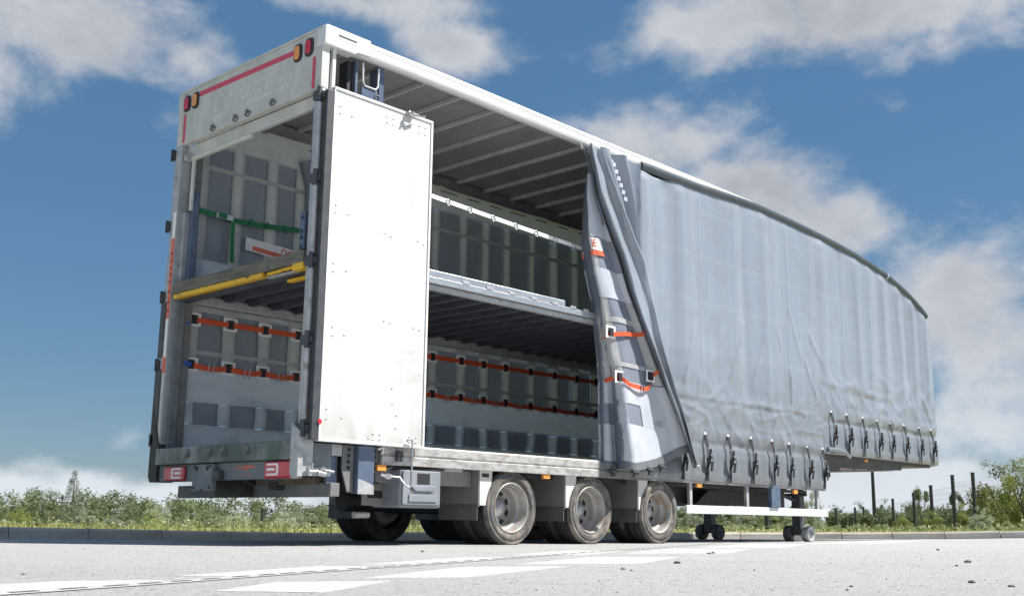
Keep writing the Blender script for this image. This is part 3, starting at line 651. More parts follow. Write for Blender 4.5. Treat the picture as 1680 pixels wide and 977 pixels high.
P('deck_rail', B(.12,4.3,-1.285,-1.18,2.592,2.662), 'raw_aluminium', dk, bevel=.008)
P('deck_rail', B(.12,9.4,-1.24,-1.18,2.535,2.588), 'galvanised', dk, bevel=.004)
random.seed(3)
for x in (1.9,2.25,2.6,2.95,3.3,3.62,3.85): P('rail_clip', B(x-.04,x+.05,-1.29,-1.27,2.655,2.685), 'galvanised', dk, bevel=.003)
P('deck_far_rail', MB().box(.12,9.4,1.13,1.215,2.50,2.60), 'galvanised', dk, bevel=.01)
# wooden edge board, yellow lip and the gap in it
pk = MB()
for i, (a, b) in enumerate(((-1.165,-.62),(-.617,.02),(.023,.60),(.603,1.13))):
    P('edge_board', B(-.06,.06,a,b,2.560,2.676+.003*(i % 2)), 'weathered_wood', dk, bevel=.008)
P('yellow_lip', B(-.048,.02,-.50,1.13,2.508,2.557), 'yellow_paint', dk, bevel=.004); P('yellow_lip', B(-.056,.02,-1.165,-1.0,2.497,2.563), 'yellow_paint', dk, bevel=.004)
P('yellow_grip', MB().prism([(-.56,2.518),(-.97,2.528),(-.97,2.556),(-.56,2.546)], 'x', -.03, .0), 'yellow_paint', dk); P('yellow_grip', B(.10,.16,-1.15,-.7,2.455,2.485), 'yellow_paint', dk, bevel=.006)
P('lip_hanger', B(-.02,.03,-1.0,-.54,2.495,2.51), 'galvanised', dk)
P('deck_rear_beam', B(.07,.17,-1.16,1.18,2.50,2.584), 'deck_under', dk)
# posts that the deck hangs on
P('deck_post', B(.09,.165,1.10,1.16,2.69,3.73), 'blue_steel', bevel=.006)
d2 = P('deck_post', B(-.045,.02,-1.14,-1.07,2.69,3.05), 'blue_steel', bevel=.006); P('deck_post', B(.025,.12,-1.165,-1.08,2.69,4.1), 'blue_steel', bevel=.006)
for z in (2.99,2.86,2.80,2.71): P('post_hole', MB().tube([(-.0475,-1.105,z),(-.0445,-1.105,z)], .020, 12), 'rim_dark', d2)
P('red_marking', B(.0225,.0245,-1.16,-1.135,2.83,3.02), 'orange_tape')
# mast of the deck lift behind the near rear corner
g = MB(); P('lift_mast', MB().box(.36,.42,-1.15,-1.02,2.7,4.66), 'black_steel', bevel=.004)
P('lift_mast', MB().box(.74,.80,-1.18,-1.02,2.7,4.70), 'blue_steel', bevel=.004)
g = MB(); g.box(.50,.70,-1.21,-1.19,2.7,4.42); P('lift_carriage', g, 'blue_steel', bevel=.004)
g = MB(); g.tube([(.50,-1.215,4.66),(.505,-1.215,4.47),(.53,-1.215,4.43),(.67,-1.215,4.43),(.695,-1.215,4.47),(.70,-1.215,4.66)], .010, 8); P('lift_loop', g, 'white_aluminium')
P('lift_mast', MB().box(.43,.46,-1.19,-1.03,2.7,4.68), 'blue_steel', bevel=.004)
P('white_stay', B(.11,.15,-1.245,-1.205,4.1,4.67), 'white_aluminium', bevel=.004)
# sunlit guard strap with loops across the side opening
g = MB(); g.band([(.9,-1.15,3.575),(1.48,-1.15,3.546),(2.8,-1.15,3.488),(4.6,-1.15,3.42)], (0,-1,0), (0,0,.045), .006)
gs = P('guard_strap', g, 'white_patch')
for x in (1.74,2.06,2.42,2.78,3.12,3.45,3.78): 
    z = interp(x, [(.9,3.575),(1.48,3.546),(2.8,3.488),(4.15,3.44)])
    P('strap_ring', MB().tube([(x+.028*math.cos(t), -1.16, z-.012+.034*math.sin(t)) for t in [2*math.pi*k/12 for k in range(13)]], .006, 6, cap=False), 'buckle_steel', gs)
# front wall
g = MB(); g.prism([(-1.25,1.30),(1.33,1.30),(1.33,zr(13.58)-.02),(-1.25,zr(13.58)-.02)], 'x', 13.53, 13.585); P('front_wall', g, 'white_aluminium')
P('step_wall', MB().box(9.44,9.50,-1.2,1.25,.80,1.42), 'chassis_grey')
# neck underside
g = MB(); g.prism([(9.52,1.335),(13.5,1.335),(13.5,1.275),(12.32,1.265),(12.32,1.185),(9.66,1.07),(9.6,1.10),(9.52,1.10)], 'y', -1.19, 1.2); P('neck_beam', g, 'neck_dark')
g = MB(); g.prism([(9.72,1.066),(12.30,1.178),(12.30,1.172),(9.72,1.045)], 'y', -1.05, 1.1); P('neck_bounce', g, 'neck_bounce')  # underside sheet; light bounced off the ground is put into its colour
P('king_pin', MB().tube([(12.0,0,1.17),(12.0,0,1.08)], .045, 12), 'dark_steel')
# chassis
for y in (-.5,.5): P('chassis_beam', MB().box(.2,9.5,y-.06,y+.06,.52,.878), 'black_steel')
xmm = MB().box(-.04,.04,-1.19,1.24,.79,.876).mesh('crossmember', 'dark_steel')
for i in range(17): link('crossmember', xmm, TR, (.8+i*.53, 0, 0))
# axles, wheels
WR = .398; WX = (2.691, 4.001, 5.311); Wz = .398
tprof = [(.245,.02),(.262,.0),(.278,-.010),(.290,-.0125),(.292,-.0165),(.335,-.021),(.337,-.0175),(.362,-.015),(.365,-.018),(.372,-.014),(.383,.004),(.392,.018),(.398,.035),(.398,.058),(.390,.060),(.390,.070),(.398,.072),(.398,.100),(.390,.102),(.390,.112),(.398,.114),(.398,.142),(.390,.144),(.390,.154),(.398,.156),(.398,.185),(.388,.205),(.36,.225),(.30,.230),(.245,.20)]
tm = MB(); tm.lathe(tprof, (0,0,0), 64, 0)
n_p = len(tprof); 
tm.m = [1 if (k % (n_p-1)) < 11 or (k % (n_p-1)) > 25 else 0 for k in range(len(tm.f))]
for a0 in (40, 215):        # dark moulded panels with worn raised lettering
    tm.add([(r_*math.cos(R(a0+k*7)), -.0222, r_*math.sin(R(a0+k*7))) for k in range(13) for r_ in (.297,.329)], [(2*k, 2*k+1, 2*k+3, 2*k+2) for k in range(12)], 2)
    for k in range(11):
        if k % 4 != 3:
            t0 = R(a0+5+k*7); tm.add([(r_*math.cos(t0+d_), -.0232, r_*math.sin(t0+d_)) for r_, d_ in ((.304,-.035),(.304,.035),(.322,.03),(.322,-.03))], [(0,1,2,3)], 1)
tyre_me = tm.mesh('tyre', ['tyre_tread', 'tyre_wall', 'flap_rubber'])
rprof = [(.262,-.004),(.258,-.010),(.249,-.008),(.244,.004),(.236,.020),(.229,.05),(.226,.09),(.216,.105),(.206,.11),(.202,.13),(.195,.185),(.175,.205),(.140,.208),(.10,.205),(.098,.19),(.0,.19)]
rm_ = MB(); rm_.lathe(rprof, (0,0,0), 48)
rim_me = rm_.mesh('rim', 'rim_steel')
holes = MB().tube([(0,.2065,0),(0,.2035,0)], .035, 12)
hole_me = holes.mesh('hand_hole', 'rim_dark')
hb = MB(); hb.lathe([(0,.132),(.044,.133),(.050,.137),(.054,.150),(.080,.156),(.09,.20)], (0,0,0), 20)
hub_me = hb.mesh('hub', 'galvanised')
nt_ = MB().lathe([(0,.176),(.013,.177),(.015,.184),(.016,.21)], (0,0,0), 6).mesh('wheel_nut', 'galvanised')
random.seed(8)
for wx in WX:
    P('axle', MB().tube([(wx,-.9,Wz),(wx,.95,Wz)], .07, 12), 'dark_steel')
    for side in (-1, 1):
        for k in range(2):
            y = -1.225+k*.30 if side < 0 else 1.265-k*.30
            w = link('wheel', rim_me, TR, (wx, y, Wz), 0, (0, random.uniform(0,6.28), 0 if side < 0 else math.pi))
            link('tyre', tyre_me, w)
            if k == 0:
                link('hub', hub_me, w)
                for q in range(8): t = 2*math.pi*q/8+.3; link('hand_hole', hole_me, w, (.165*math.cos(t), 0, .165*math.sin(t)))
                for q in range(8):
                    t = 2*math.pi*q/8+.7; link('wheel_nut', nt_, w, (.122*math.cos(t), .02, .122*math.sin(t)))
    P('brake_drum', MB().tube([(wx,-.85,Wz),(wx,-.62,Wz)], .2, 20), 'black_steel'); P('air_bag', MB().tube([(wx+.4,-.5,.38),(wx+.4,-.5,.6)], .13, 14), 'black_steel')
for sgn, y0, y1 in ((-1,-1.22,-.63),(1,.63,1.26)):
    for i, x in enumerate((2.21,3.56,4.895)):
        f = P('mudguard_panel', MB().box(x,x+.012,y0,y1,.415,.80), 'mudflap', bevel=.003)
        P('mud_flap', MB().box(x-.008,x+.002,y0+.01,y1-.01,.265,.418), 'flap_rubber', f)
        P('mud_flap_cap', MB().box(x-.006,x+.014,y0,y1,.40,.425), 'flap_rubber', f)
        if sgn < 0:
            g = MB(); g.prism([(x+.013,.80),(x+.20,.80),(x+.185,.66),(x+.118,.415),(x+.013,.415)], 'y', -1.226, -1.21); P('mudguard_wing', g, 'mud_white', f, bevel=.003)  # wing white beside its grey panel; sunlight is put into the colour
            if i == 0: P('wing_slot', B(x+.04,x+.14,-1.2285,-1.2255,.70,.74), 'rim_dark', f)
            g = MB(); g.grid(lambda t, y: (WX[i]-.47*math.cos(t), y, .36+.44*math.sin(t)), [R(40+10*k) for k in range(10)], [-1.2,-.65]); P('mudguard_arch', g, 'black_steel', f, recalc=False)
# boxes hung under the floor
sb = P('storage_box', MB().box(1.108,1.635,-1.27,-.85,.375,.735), 'box_plastic', bevel=.018)
P('box_lid', MB().box(1.13,1.615,-1.288,-1.271,.40,.725), 'box_plastic', sb, bevel=.012)
P('box_recess', B(1.31,1.47,-1.2915,-1.2885,.60,.70), 'rim_dark', sb)  # flat dark plate; the handle recess's shade is put into its colour
P('lid_handle', MB().prism([(1.21,.585),(1.55,.585),(1.50,.53),(1.28,.53)], 'y', -1.305, -1.289), 'box_plastic', sb, bevel=.006)
P('lid_panel', MB().box(1.20,1.56,-1.300,-1.289,.43,.50), 'box_plastic', sb, bevel=.006)
P('lid_groove', B(1.225,1.255,-1.291,-1.2885,.44,.57), 'chassis_grey', sb); P('lid_groove', B(1.505,1.525,-1.291,-1.2885,.44,.57), 'chassis_grey', sb)
gb = P('side_panel', MB().box(.86,1.40,-1.02,-1.0,.39,.60), 'mudflap', bevel=.004); P('panel_slot', B(.92,1.10,-1.0235,-1.0205,.46,.53), 'rim_dark', gb)
P('side_panel', MB().prism([(.86,.76),(2.2,.76),(2.2,.60),(1.0,.60),(.86,.66)], 'y', -1.12, -1.09), 'mudflap', bevel=.004)
P('air_tank', MB().tube([(1.5,.1,.46),(2.1,.1,.46)], .12, 16), 'black_steel'); P('exhaust_tube', MB().tube([(.98,-.75,.30),(1.16,-.75,.303)], .032, 12), 'mud_white')
P('gusset', MB().prism([(.86,.70),(1.08,.76),(.86,.60)], 'y', -1.20, -1.18), 'chassis_grey')
P('step_plate', MB().box(1.75,2.0,-1.20,-1.0,.74,.79), 'galvanised', bevel=.006)
for x, z in ((.875,.735),(3.20,.745),(6.14,.742),(8.58,.725)):
    mk = P('side_marker', MB().box(x-.055,x+.055,-1.275,-1.239,z-.03,z+.03), 'lens_amber', bevel=.006)
P('side_marker', MB().box(10.95,11.06,-1.205,-1.185,1.265,1.31), 'lens_amber', bevel=.006)
P('marker_bracket', MB().box(.80,9.3,-1.05,-1.0,.72,.762), 'black_steel')
# side guard
sg = P('side_guard_rail', MB().box(5.85,9.49,-1.27,-1.235,.385,.49), 'white_aluminium', bevel=.006)
for x in (6.0,7.35,9.3): P('guard_bracket', MB().box(x-.03,x+.03,-1.234,-1.19,.43,.80), 'galvanised', sg, bevel=.004)
P('guard_bracket', MB().box(7.86,8.1,-1.30,-1.24,.492,.80), 'blue_steel', sg, bevel=.006)
P('guard_end', B(9.49,9.52,-1.275,-1.23,.38,.495), 'mud_white', sg, bevel=.004)
# landing legs
for y in (-.92,.64):
    lg = P('landing_leg', MB().box(9.19,9.33,y-.07,y+.07,.12,.88), 'dark_steel', bevel=.008)
    P('leg_brace', MB().tube([(9.25,y,.60),(8.5,y*.75,.85)], .03, 8), 'dark_steel', lg)
    P('leg_axle', MB().tube([(9.26,y-.22,.135),(9.26,y+.22,.135)], .025, 10), 'dark_steel', lg)
    for dy in (-.15,.15):
        g = MB(); g.lathe([(.02,-.055),(.03,-.062),(.045,-.058),(.05,-.045),(.085,-.045),(.095,-.055),(.112,-.055),(.118,-.045),(.118,.045),(.112,.055),(.03,.055),(.02,.05)], (0,0,0), 28)
        w = P('leg_roller', g, 'galvanised' if (dy < 0 and y < 0) else 'flap_rubber', lg, recalc=False); w.location = (9.26, y+dy, .135)  # near outer roller paler than its twins; sunlight put into its material
P('gear_shaft', MB().tube([(9.2,-1.1,.7),(9.2,.6,.7)], .022, 8), 'dark_steel')
P('chassis_web', MB().prism([(5.8,.88),(9.4,.88),(9.4,.74),(8.6,.70),(8.0,.52),(5.8,.50)], 'y', -.66, -.64), 'black_steel')
P('spare_carrier', MB().prism([(6.6,.52),(7.6,.52),(7.3,.70),(6.9,.70)], 'y', -.9, -.7), 'black_steel')

# ------------------------------------------------------------------ closed part of the near curtain
ZB = lambda x: .80 if x < 9.452 else 1.335
SX = [(5.72,1.33,.80),(6.249,1.39,.80),(6.783,1.395,.80),(7.346,1.40,.80),(7.892,1.40,.80),(8.378,1.385,.80),(8.887,1.37,.80),(9.384,1.37,.80),(9.684,1.945,1.335),(10.178,1.94,1.335),(10.714,1.932,1.335),(11.208,1.922,1.335),(11.723,1.918,1.335),(12.261,1.924,1.335),(12.821,1.921,1.335),(13.327,1.914,1.335)]
DIAG = [(6.028,2.752,5.805,2.099,.032,.024),(6.71,2.751,6.323,2.152,.034,.026),(7.276,2.999,7.193,2.775,.03,.02),(7.193,2.775,6.886,2.173,.034,.028),(7.836,2.918,7.503,2.255,.034,.028),(5.491,2.715,5.382,2.507,.03,.022),(6.194,2.103,5.862,1.508,.045,.026),
 (8.542,3.34,8.855,2.659,.03,.014),(9.097,3.105,9.404,2.722,.03,.016),(8.515,2.418,8.522,1.978,.035,.02),(8.204,3.007,8.282,2.734,.025,.014),(6.746,2.067,6.409,1.871,.035,.018),(8.9,2.75,9.3,2.1,.03,.016),(7.0,2.0,6.7,1.62,.05,.018),(8.2,1.9,7.8,1.55,.04,.016),(9.1,1.95,8.75,1.6,.04,.018),(5.7,1.75,5.95,1.45,.03,.012),(10.6,2.2,10.35,1.98,.03,.014),(11.5,2.2,11.3,2.0,.03,.014),(12.6,2.6,12.35,2.15,.04,.018),(13.1,2.45,13.4,2.05,.04,.02)]
VERT = [(5.02,.13,.026),(5.50,.17,-.024),(5.80,.10,.014),(6.21,.03,.006),(6.60,.22,-.012),(7.35,.10,-.014),(7.86,.12,.016),(8.51,.03,.006),(9.0,.2,-.010),(9.54,.16,.024),(10.2,.22,-.016),(10.75,.11,.022),(11.16,.09,.014),(11.45,.10,-.014),(11.70,.09,.020),(12.0,.10,-.016),(12.30,.09,.024),(12.56,.09,-.020),(12.83,.09,.026),(13.1,.09,-.022),(13.36,.07,.024)]
def ridge(n): t = max(0, 1-abs(n)*3.4); return t*t
def cy(x, z):
    zt = rc(x)-.075; zb = ZB(x); h = z-zb
    up_ = smooth(zb+.55, zb+1.5, z); a = 0
    for (vx, w, k) in VERT:
        d = (x-vx-.05*fb(z*.5, vx, 1, 2))/w
        if abs(d) < 3: a += 1.35*k*math.exp(-d*d)*up_
    a += .007*fb(x*1.3, z*.2, 7.0, 2)+.004*ridge(noise.noise(Vector((x*4.2, z*.35, 3.1))))*up_
    for (x0, z0, x1, z1, w, k) in DIAG:
        ex, ez = x1-x0, z1-z0; L = ex*ex+ez*ez; t = ((x-x0)*ex+(z-z0)*ez)/L
        if -.3 < t < 1.3:
            d = abs((x-x0)*ez-(z-z0)*ex)/math.sqrt(L)/w
            if d < 3: a += k*math.exp(-d*d)*smooth(-.25, .15, t)*smooth(1.3, .8, t)
    # creased lower part: long slanting creases, a few short ones, and the line where the cloth meets the load floor
    lowk = smooth(zb+1.7, zb+.9, z)*smooth(zb+.40, zb+.62, z)
    if lowk > 0:
        w1 = .25*fb(x*.8, z*.8, 5)
        r1 = ridge(noise.noise(Vector(((x*.80+z*.6)*1.5+w1, (z*.8-x*.6)*3.2, 2.3)))); r2_ = ridge(noise.noise(Vector(((x*.75-z*.66)*1.3, (z*.75+x*.66)*2.8+w1, 5.1)))); r3 = ridge(noise.noise(Vector((x*.8+w1, z*3.6, 8.8))))
        a += lowk*(.016*r1+.014*r2_+.012*r3-.008+.005*fb(x*2.2, z*3.0, 6, 2))
    if x > 9.2:
        zc = interp(x, [(9.36,2.379),(10.02,2.336),(10.6,2.322),(11.2,2.292),(11.6,2.282),(12.2,2.26)])+.012*fb(x*3, 1.7); k = smooth(9.2,9.5,x)*smooth(12.1,11.2,x)
        a += k*(.65+.6*fb(x*1.4, 5.5))*(.018*math.exp(-((z-zc-.04)/.04)**2)-.014*math.exp(-((z-zc+.04)/.045)**2))
    else:
        zc = 1.845+.03*fb(x*1.3, 2.7); k = .35+.65*max(0, fb(x*1.1, 8.1)+.3)
        a += k*(.014*math.exp(-((z-zc-.03)/.03)**2)-.010*math.exp(-((z-zc+.03)/.03)**2))
    a += (.018+.012*fb(x*1.7, 3.3))*math.exp(-((h-.62-.03*fb(x*1.5, 0, 4))/.07)**2)
    a -= (.020+.010*fb(x*2.3, 1.3))*math.exp(-((h-.47-.03*fb(x*1.1, 0, 9))/.04)**2)
    a += .010*math.exp(-((h-.30-.04*fb(x*1.6, 6.6))/.05)**2)*(.6+fb(x*2, z*3))
    a += .014*math.exp(-((h-.17)/.10)**2)*(1+.6*fb(x*4, z*3))
    a += .012*math.exp(-((h-.06)/.05)**2)*(1+.8*fb(x*3, 1))
    for (sx, szt, szb) in SX:            # cloth drawn in where a strap pulls on it
        d = (x-sx)/.055
        if abs(d) < 3: a -= .010*math.exp(-d*d)*smooth(szt+.35, szt, z)*smooth(szb, szb+.2, z)
    edge = smooth(zt, zt-.10, z)
    return -1.282-(.012+a)*(.25+.75*edge)
cxs = list(np.arange(4.80, 9.451, .024))+[9.452]+list(np.arange(9.474, 13.6, .026))+[13.6]
czs = list(np.arange(.80, 1.9, .022))+list(np.arange(1.9, 4.72, .04))+[4.74]
def cpt(x, z):
    zt = rc(x)-.03-.06*math.exp(-((x-5.25)/.35)**2); zz_ = min(max(z, .80 if x < 9.46 else 1.335), zt); return (x, cy(x, zz_), zz_)
def keep(i, j):
    zb = max(.80 if cxs[i] < 9.46 else 1.335, .80 if cxs[i+1] < 9.46 else 1.335)
    return czs[j+1] > zb+1e-4 and czs[j] < rc(cxs[i])-.03
g = MB(); g.grid(cpt, cxs, czs, keep=keep)
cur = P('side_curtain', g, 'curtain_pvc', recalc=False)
# hem wrapped round the bottom
g = MB(); g.grid(lambda x, k: (x, cy(x, .805)+(0,.012,.05)[k], (.802,.782,.785)[k]), list(np.arange(4.8, 9.45, .05))+[9.45], [0,1,2])
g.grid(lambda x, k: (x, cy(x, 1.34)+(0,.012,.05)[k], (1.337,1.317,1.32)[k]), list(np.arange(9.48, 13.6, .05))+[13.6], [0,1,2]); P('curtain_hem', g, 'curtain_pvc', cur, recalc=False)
# rolled flap at the step
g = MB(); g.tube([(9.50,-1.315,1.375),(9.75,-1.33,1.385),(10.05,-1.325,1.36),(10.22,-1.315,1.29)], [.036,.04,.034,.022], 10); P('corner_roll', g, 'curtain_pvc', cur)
# straps and buckles
st_me = MB(); st_me.band([(0,-.012,.0),(0,-.03,-.10),(0,-.04,-.17)], (0,-1,0), (.062,0,0), .006); st_me.band([(.0,-.05,-.20),(.005,-.03,-.42),(.0,-.03,-.59),(0,.02,-.60)], (0,-1,0), (.058,0,0), .006)
st_me.band([(.0,-.075,-.19),(.028,-.085,-.33),(.04,-.06,-.47)], (0,-1,0), (.06,0,0), .005); st_me.band([(-.012,-.045,-.19),(-.03,-.085,-.27),(-.02,-.075,-.36),(-.005,-.03,-.43)], (-1,-.4,0), (.01,.032,0), .005)
st_mesh = st_me.mesh('curtain_strap', 'webbing_black')
bk = MB(); bk.box(-.026,.026,-.058,-.042,-.19,-.165); bk.box(-.028,-.018,-.078,-.045,-.30,-.185); bk.box(.018,.028,-.088,-.045,-.31,-.185); bk.tube([(-.03,-.08,-.265),(.03,-.08,-.265)], .011, 8); bk.box(-.026,.03,-.096,-.07,-.345,-.315)
bk_mesh = bk.mesh('buckle', 'buckle_steel')
tb = MB().box(-.028,.028,-.014,.004,-.005,.03).mesh('strap_tab', 'white_patch')
for i, (x, zt, zb) in enumerate(SX):
    y = min(cy(x, zt)+.004, cy(x, zt-.12)+.02, cy(x, zt-.20)+.035, cy(x, zt-.40)+.024)
    s = link('curtain_strap', st_mesh, TR, (x, y+.004, zt), 0, (0, random.uniform(-.02,.02), random.uniform(-.10,.10))); k = (zt-zb)/.59; s.scale = (random.uniform(.76,.92), random.uniform(.8,1.2), k)
    link('buckle', bk_mesh, s); link('strap_tab', tb, s)

# ------------------------------------------------------------------ far curtain with welded reinforcing bands
FC = 1.235
def fy(x, z):
    return FC+.012*fb(x*1.6, z*1.0, 3)+smooth(1.85,1.5,z)*(.040*noise.noise(Vector((x*1.5+z*2.0, z*3.2-x*1.4, 1)))+.016*noise.noise(Vector((x*3+z*3, z*5-x*2, 4))))+.020*fb(x*4+z*3, z*2)*smooth(3.9,3.2,z)*smooth(2.6,2.8,z)
fxs = list(np.arange(.14, 4.0, .035))+list(np.arange(4.0, 9.5, .08)); fzs = list(np.arange(.93, 1.9, .03))+list(np.arange(1.9, 4.76, .06))
g = MB(); g.grid(lambda x, z: (x, fy(x, z)-.006, min(z, zr(x)-.06)), list(np.arange(.14, 9.46, .08)), [4.69,4.74,4.79]); g.grid(lambda x, z: (x, FC, z), list(np.arange(9.43, 13.5, .4)), list(np.arange(1.4, 3.8, .3))+[3.8])
g.grid(lambda x, z: (x, fy(x, z), z), list(np.arange(.14, 9.46, .08)), [2.49,2.56,2.64,2.73])
P('far_curtain', g, 'curtain_inner', recalc=False)
fc = [o for o in TR.children if o.name.startswith('far_curtain')][0]
def patch(x0, x1, z0, z1, off, m='curtain_band', name='reinforcing_band', fn=None, parent=None, res=.035):
    if x0 > 3.5 and z0 >= 1.7: res = .08
    if z0 < 1.7: res = .025
    off += .006 if z0 < 1.9 else 0
    nx = max(2, int((x1-x0)/res)); nz = max(3, int((z1-z0)/.03))
    g = MB(); g.grid(lambda x, z: (x, (fn or fy)(x, z)-off, z), list(np.linspace(x0, x1, nx)), list(np.linspace(z0, z1, nz)))
    return P(name, g, m, parent or fc, recalc=False)
dark = [(.33,.635),(.79,1.09),(1.245,1.495),(1.66,1.98),(2.12,2.42),(2.58,2.83),(3.0,3.28),(3.42,3.68),(3.83,4.19),(4.35,4.62),(4.79,5.05),(5.22,5.58),(5.74,6.03),(6.25,6.52),(6.72,7.0),(7.2,7.5),(7.7,8.0),(8.2,8.5),(8.7,9.0)]
for (a, b) in dark:
    for (z0, z1) in ((4.092,4.33),(3.01,4.052),(2.015,2.445),(1.85,1.983),(1.22,1.465)): patch(a-.03, b+.03, z0-.015, z1+.015, -.018, 'curtain_inner', 'dark_panel')
ed = [.15]+[v for p in dark for v in p]+[9.42]
for i in range(0, len(ed), 2):
    a, b = ed[i], ed[i+1]
    patch(a, b, 2.72, 4.32, .004); patch(a, b, 1.86, 2.50, .004); patch(a, b, 1.23, 1.456, .004, 'curtain_pale')
patch(.15, 9.42, 4.325, 4.70, .006, 'curtain_band', res=.05); patch(.15, 9.42, 4.045, 4.10, .007, res=.05); patch(.15, 9.42, 2.72, 3.02, .0065, 'curtain_pale', res=.05); patch(.15, 9.42, 1.976, 2.022, .007, res=.05)
patch(.15, 9.42, 2.44, 2.50, .007, res=.05)
patch(.15, 9.42, 1.46, 1.855, .006, 'curtain_pale'); patch(.15, 9.42, .935, 1.225, .006, 'curtain_pale')
for i, (a, b) in enumerate(dark): 
    if 3 <= i: patch(a-.02, b-.05, 4.60, 4.62, .010, 'hem_dark', 'seam_slot')
patch(.75, 1.05, 4.655, 4.675, .010, 'hem_dark', 'seam_slot')
sqx = [.262,.718,1.166,1.62,2.05,2.5,2.92,3.33,3.745,4.26,4.686,5.12,5.635,6.15,6.645,7.1,7.6,8.1]
def square(x, z, fn, parent, s=.088, h=.072, tilt=None):
    y = fn(x, z)-.021
    g = MB(); g.box(x-s,x-s+.028,y-.003,y,z-h,z+h); g.box(x+s-.028,x+s,y-.003,y,z-h,z+h); g.box(x-s+.028,x+s-.028,y-.003,y,z+h-.022,z+h); g.box(x-s+.028,x+s-.028,y-.003,y,z-h,z-h+.022)
    f = P('strap_patch', g, 'white_patch', parent); P('strap_loop', B(x-.03,x+.03,y-.020,y-.002,z-.05,z+.045), 'webbing_black', parent); return f
for z0 in (2.34, 1.855):
    for i, x in enumerate(sqx): square(x, z0+.005, fy, fc)
    pts = []
    for i in range(len(sqx)-1):
        for k in range(6):
            x = sqx[i]+(sqx[i+1]-sqx[i])*k/6; sag = (0 if z0 > 2 else .028*math.sin(math.pi*k/6)); pts.append((x, fy(x, z0)-.032-(.0 if z0 > 2 else .02*math.sin(math.pi*k/6)), z0-sag))
    pts = [(.15, FC-.025, z0)]+pts
    g = MB(); g.band(pts, (0,-1,0), (0,0,.055), .004); P('load_strap', g, 'strap_orange', fc)
    if z0 < 2:
        for i in range(len(sqx)-1):
            x = (sqx[i]+sqx[i+1])/2
            g = MB()
            for dx in (-.032,.028): g.tube([(x+dx+.012,fy(x,z0)-.055,z0+.03),(x+dx-.008,fy(x,z0)-.055,z0-.085)], .008, 6)
            P('strap_buckle', g, 'buckle_steel', fc)
P('blue_tie', MB().tube([(.16,FC-.05,1.87),(.20,FC-.06,1.85),(.23,FC-.05,1.87),(.24,FC-.05,1.83)], .018, 8), 'blue_tape', fc); P('blue_tie', MB().tube([(.165,FC-.045,2.30),(.18,FC-.045,2.27)], .016, 8), 'blue_tape', fc)
# notice on the curtain
nb = P('load_notice', MB().hexa([(.84,FC-.030,3.225),(2.1,FC-.030,3.13),(2.1,FC-.024,3.13),(.84,FC-.024,3.225)], [(.84,FC-.030,3.37),(2.1,FC-.030,3.305),(2.1,FC-.024,3.305),(.84,FC-.024,3.37)]), 'white_patch', fc)
P('notice_bar', MB().hexa([(.93,FC-.033,3.235),(2.06,FC-.033,3.155),(2.06,FC-.0305,3.155),(.93,FC-.0305,3.235)], [(.93,FC-.033,3.285),(2.06,FC-.033,3.205),(2.06,FC-.0305,3.205),(.93,FC-.0305,3.285)]), 'orange_tape', fc)
text_part('DO NOT', 'notice_lettering', 'orange_tape', fc, (1.31,FC-.034,3.245), .115, (1,0,-.05), (0,0,1))
ll = P('white_label', B(.50,.62,FC-.03,FC-.02,4.36,4.45), 'white_patch', fc)
for a in ((.52,.55,4.41,4.43),(.56,.60,4.42,4.44),(.53,.58,4.37,4.385),(.59,.61,4.38,4.41)): P('label_print', B(a[0],a[1],FC-.032,FC-.0295,a[2],a[3]), 'chassis_grey', fc)
# green lashing strap between the deck posts
g = MB(); g.band([(.17,1.14,3.535),(.6,1.19,3.52),(1.0,1.19,3.535),(1.56,1.16,3.58)], (0,-1,0), (0,0,.06), .006); g2 = P('lashing_strap', g, 'strap_green')
P('ratchet', MB().box(.40,.62,1.13,1.17,3.495,3.56), 'buckle_steel', g2, bevel=.008); P('ratchet_wrap', MB().box(.43,.53,1.122,1.175,3.50,3.555), 'strap_green', g2)
g = MB(); g.band([(.62,1.15,3.51),(.63,1.16,3.3),(.64,1.15,3.03)], (0,-1,0), (.05,0,0), .006); P('strap_tail', g, 'strap_green', g2)
for x in (.86,1.08,1.32): P('strap_keeper', MB().box(x-.008,x+.012,1.152,1.165,3.50,3.585), 'strap_green', g2)
# gathered end of the far curtain beside the lift post
P('gathered_edge', MB().tube([(1.66,1.16,2.75),(1.72,1.18,4.1),(1.60,1.19,4.45)], .10, 12), 'curtain_inner')

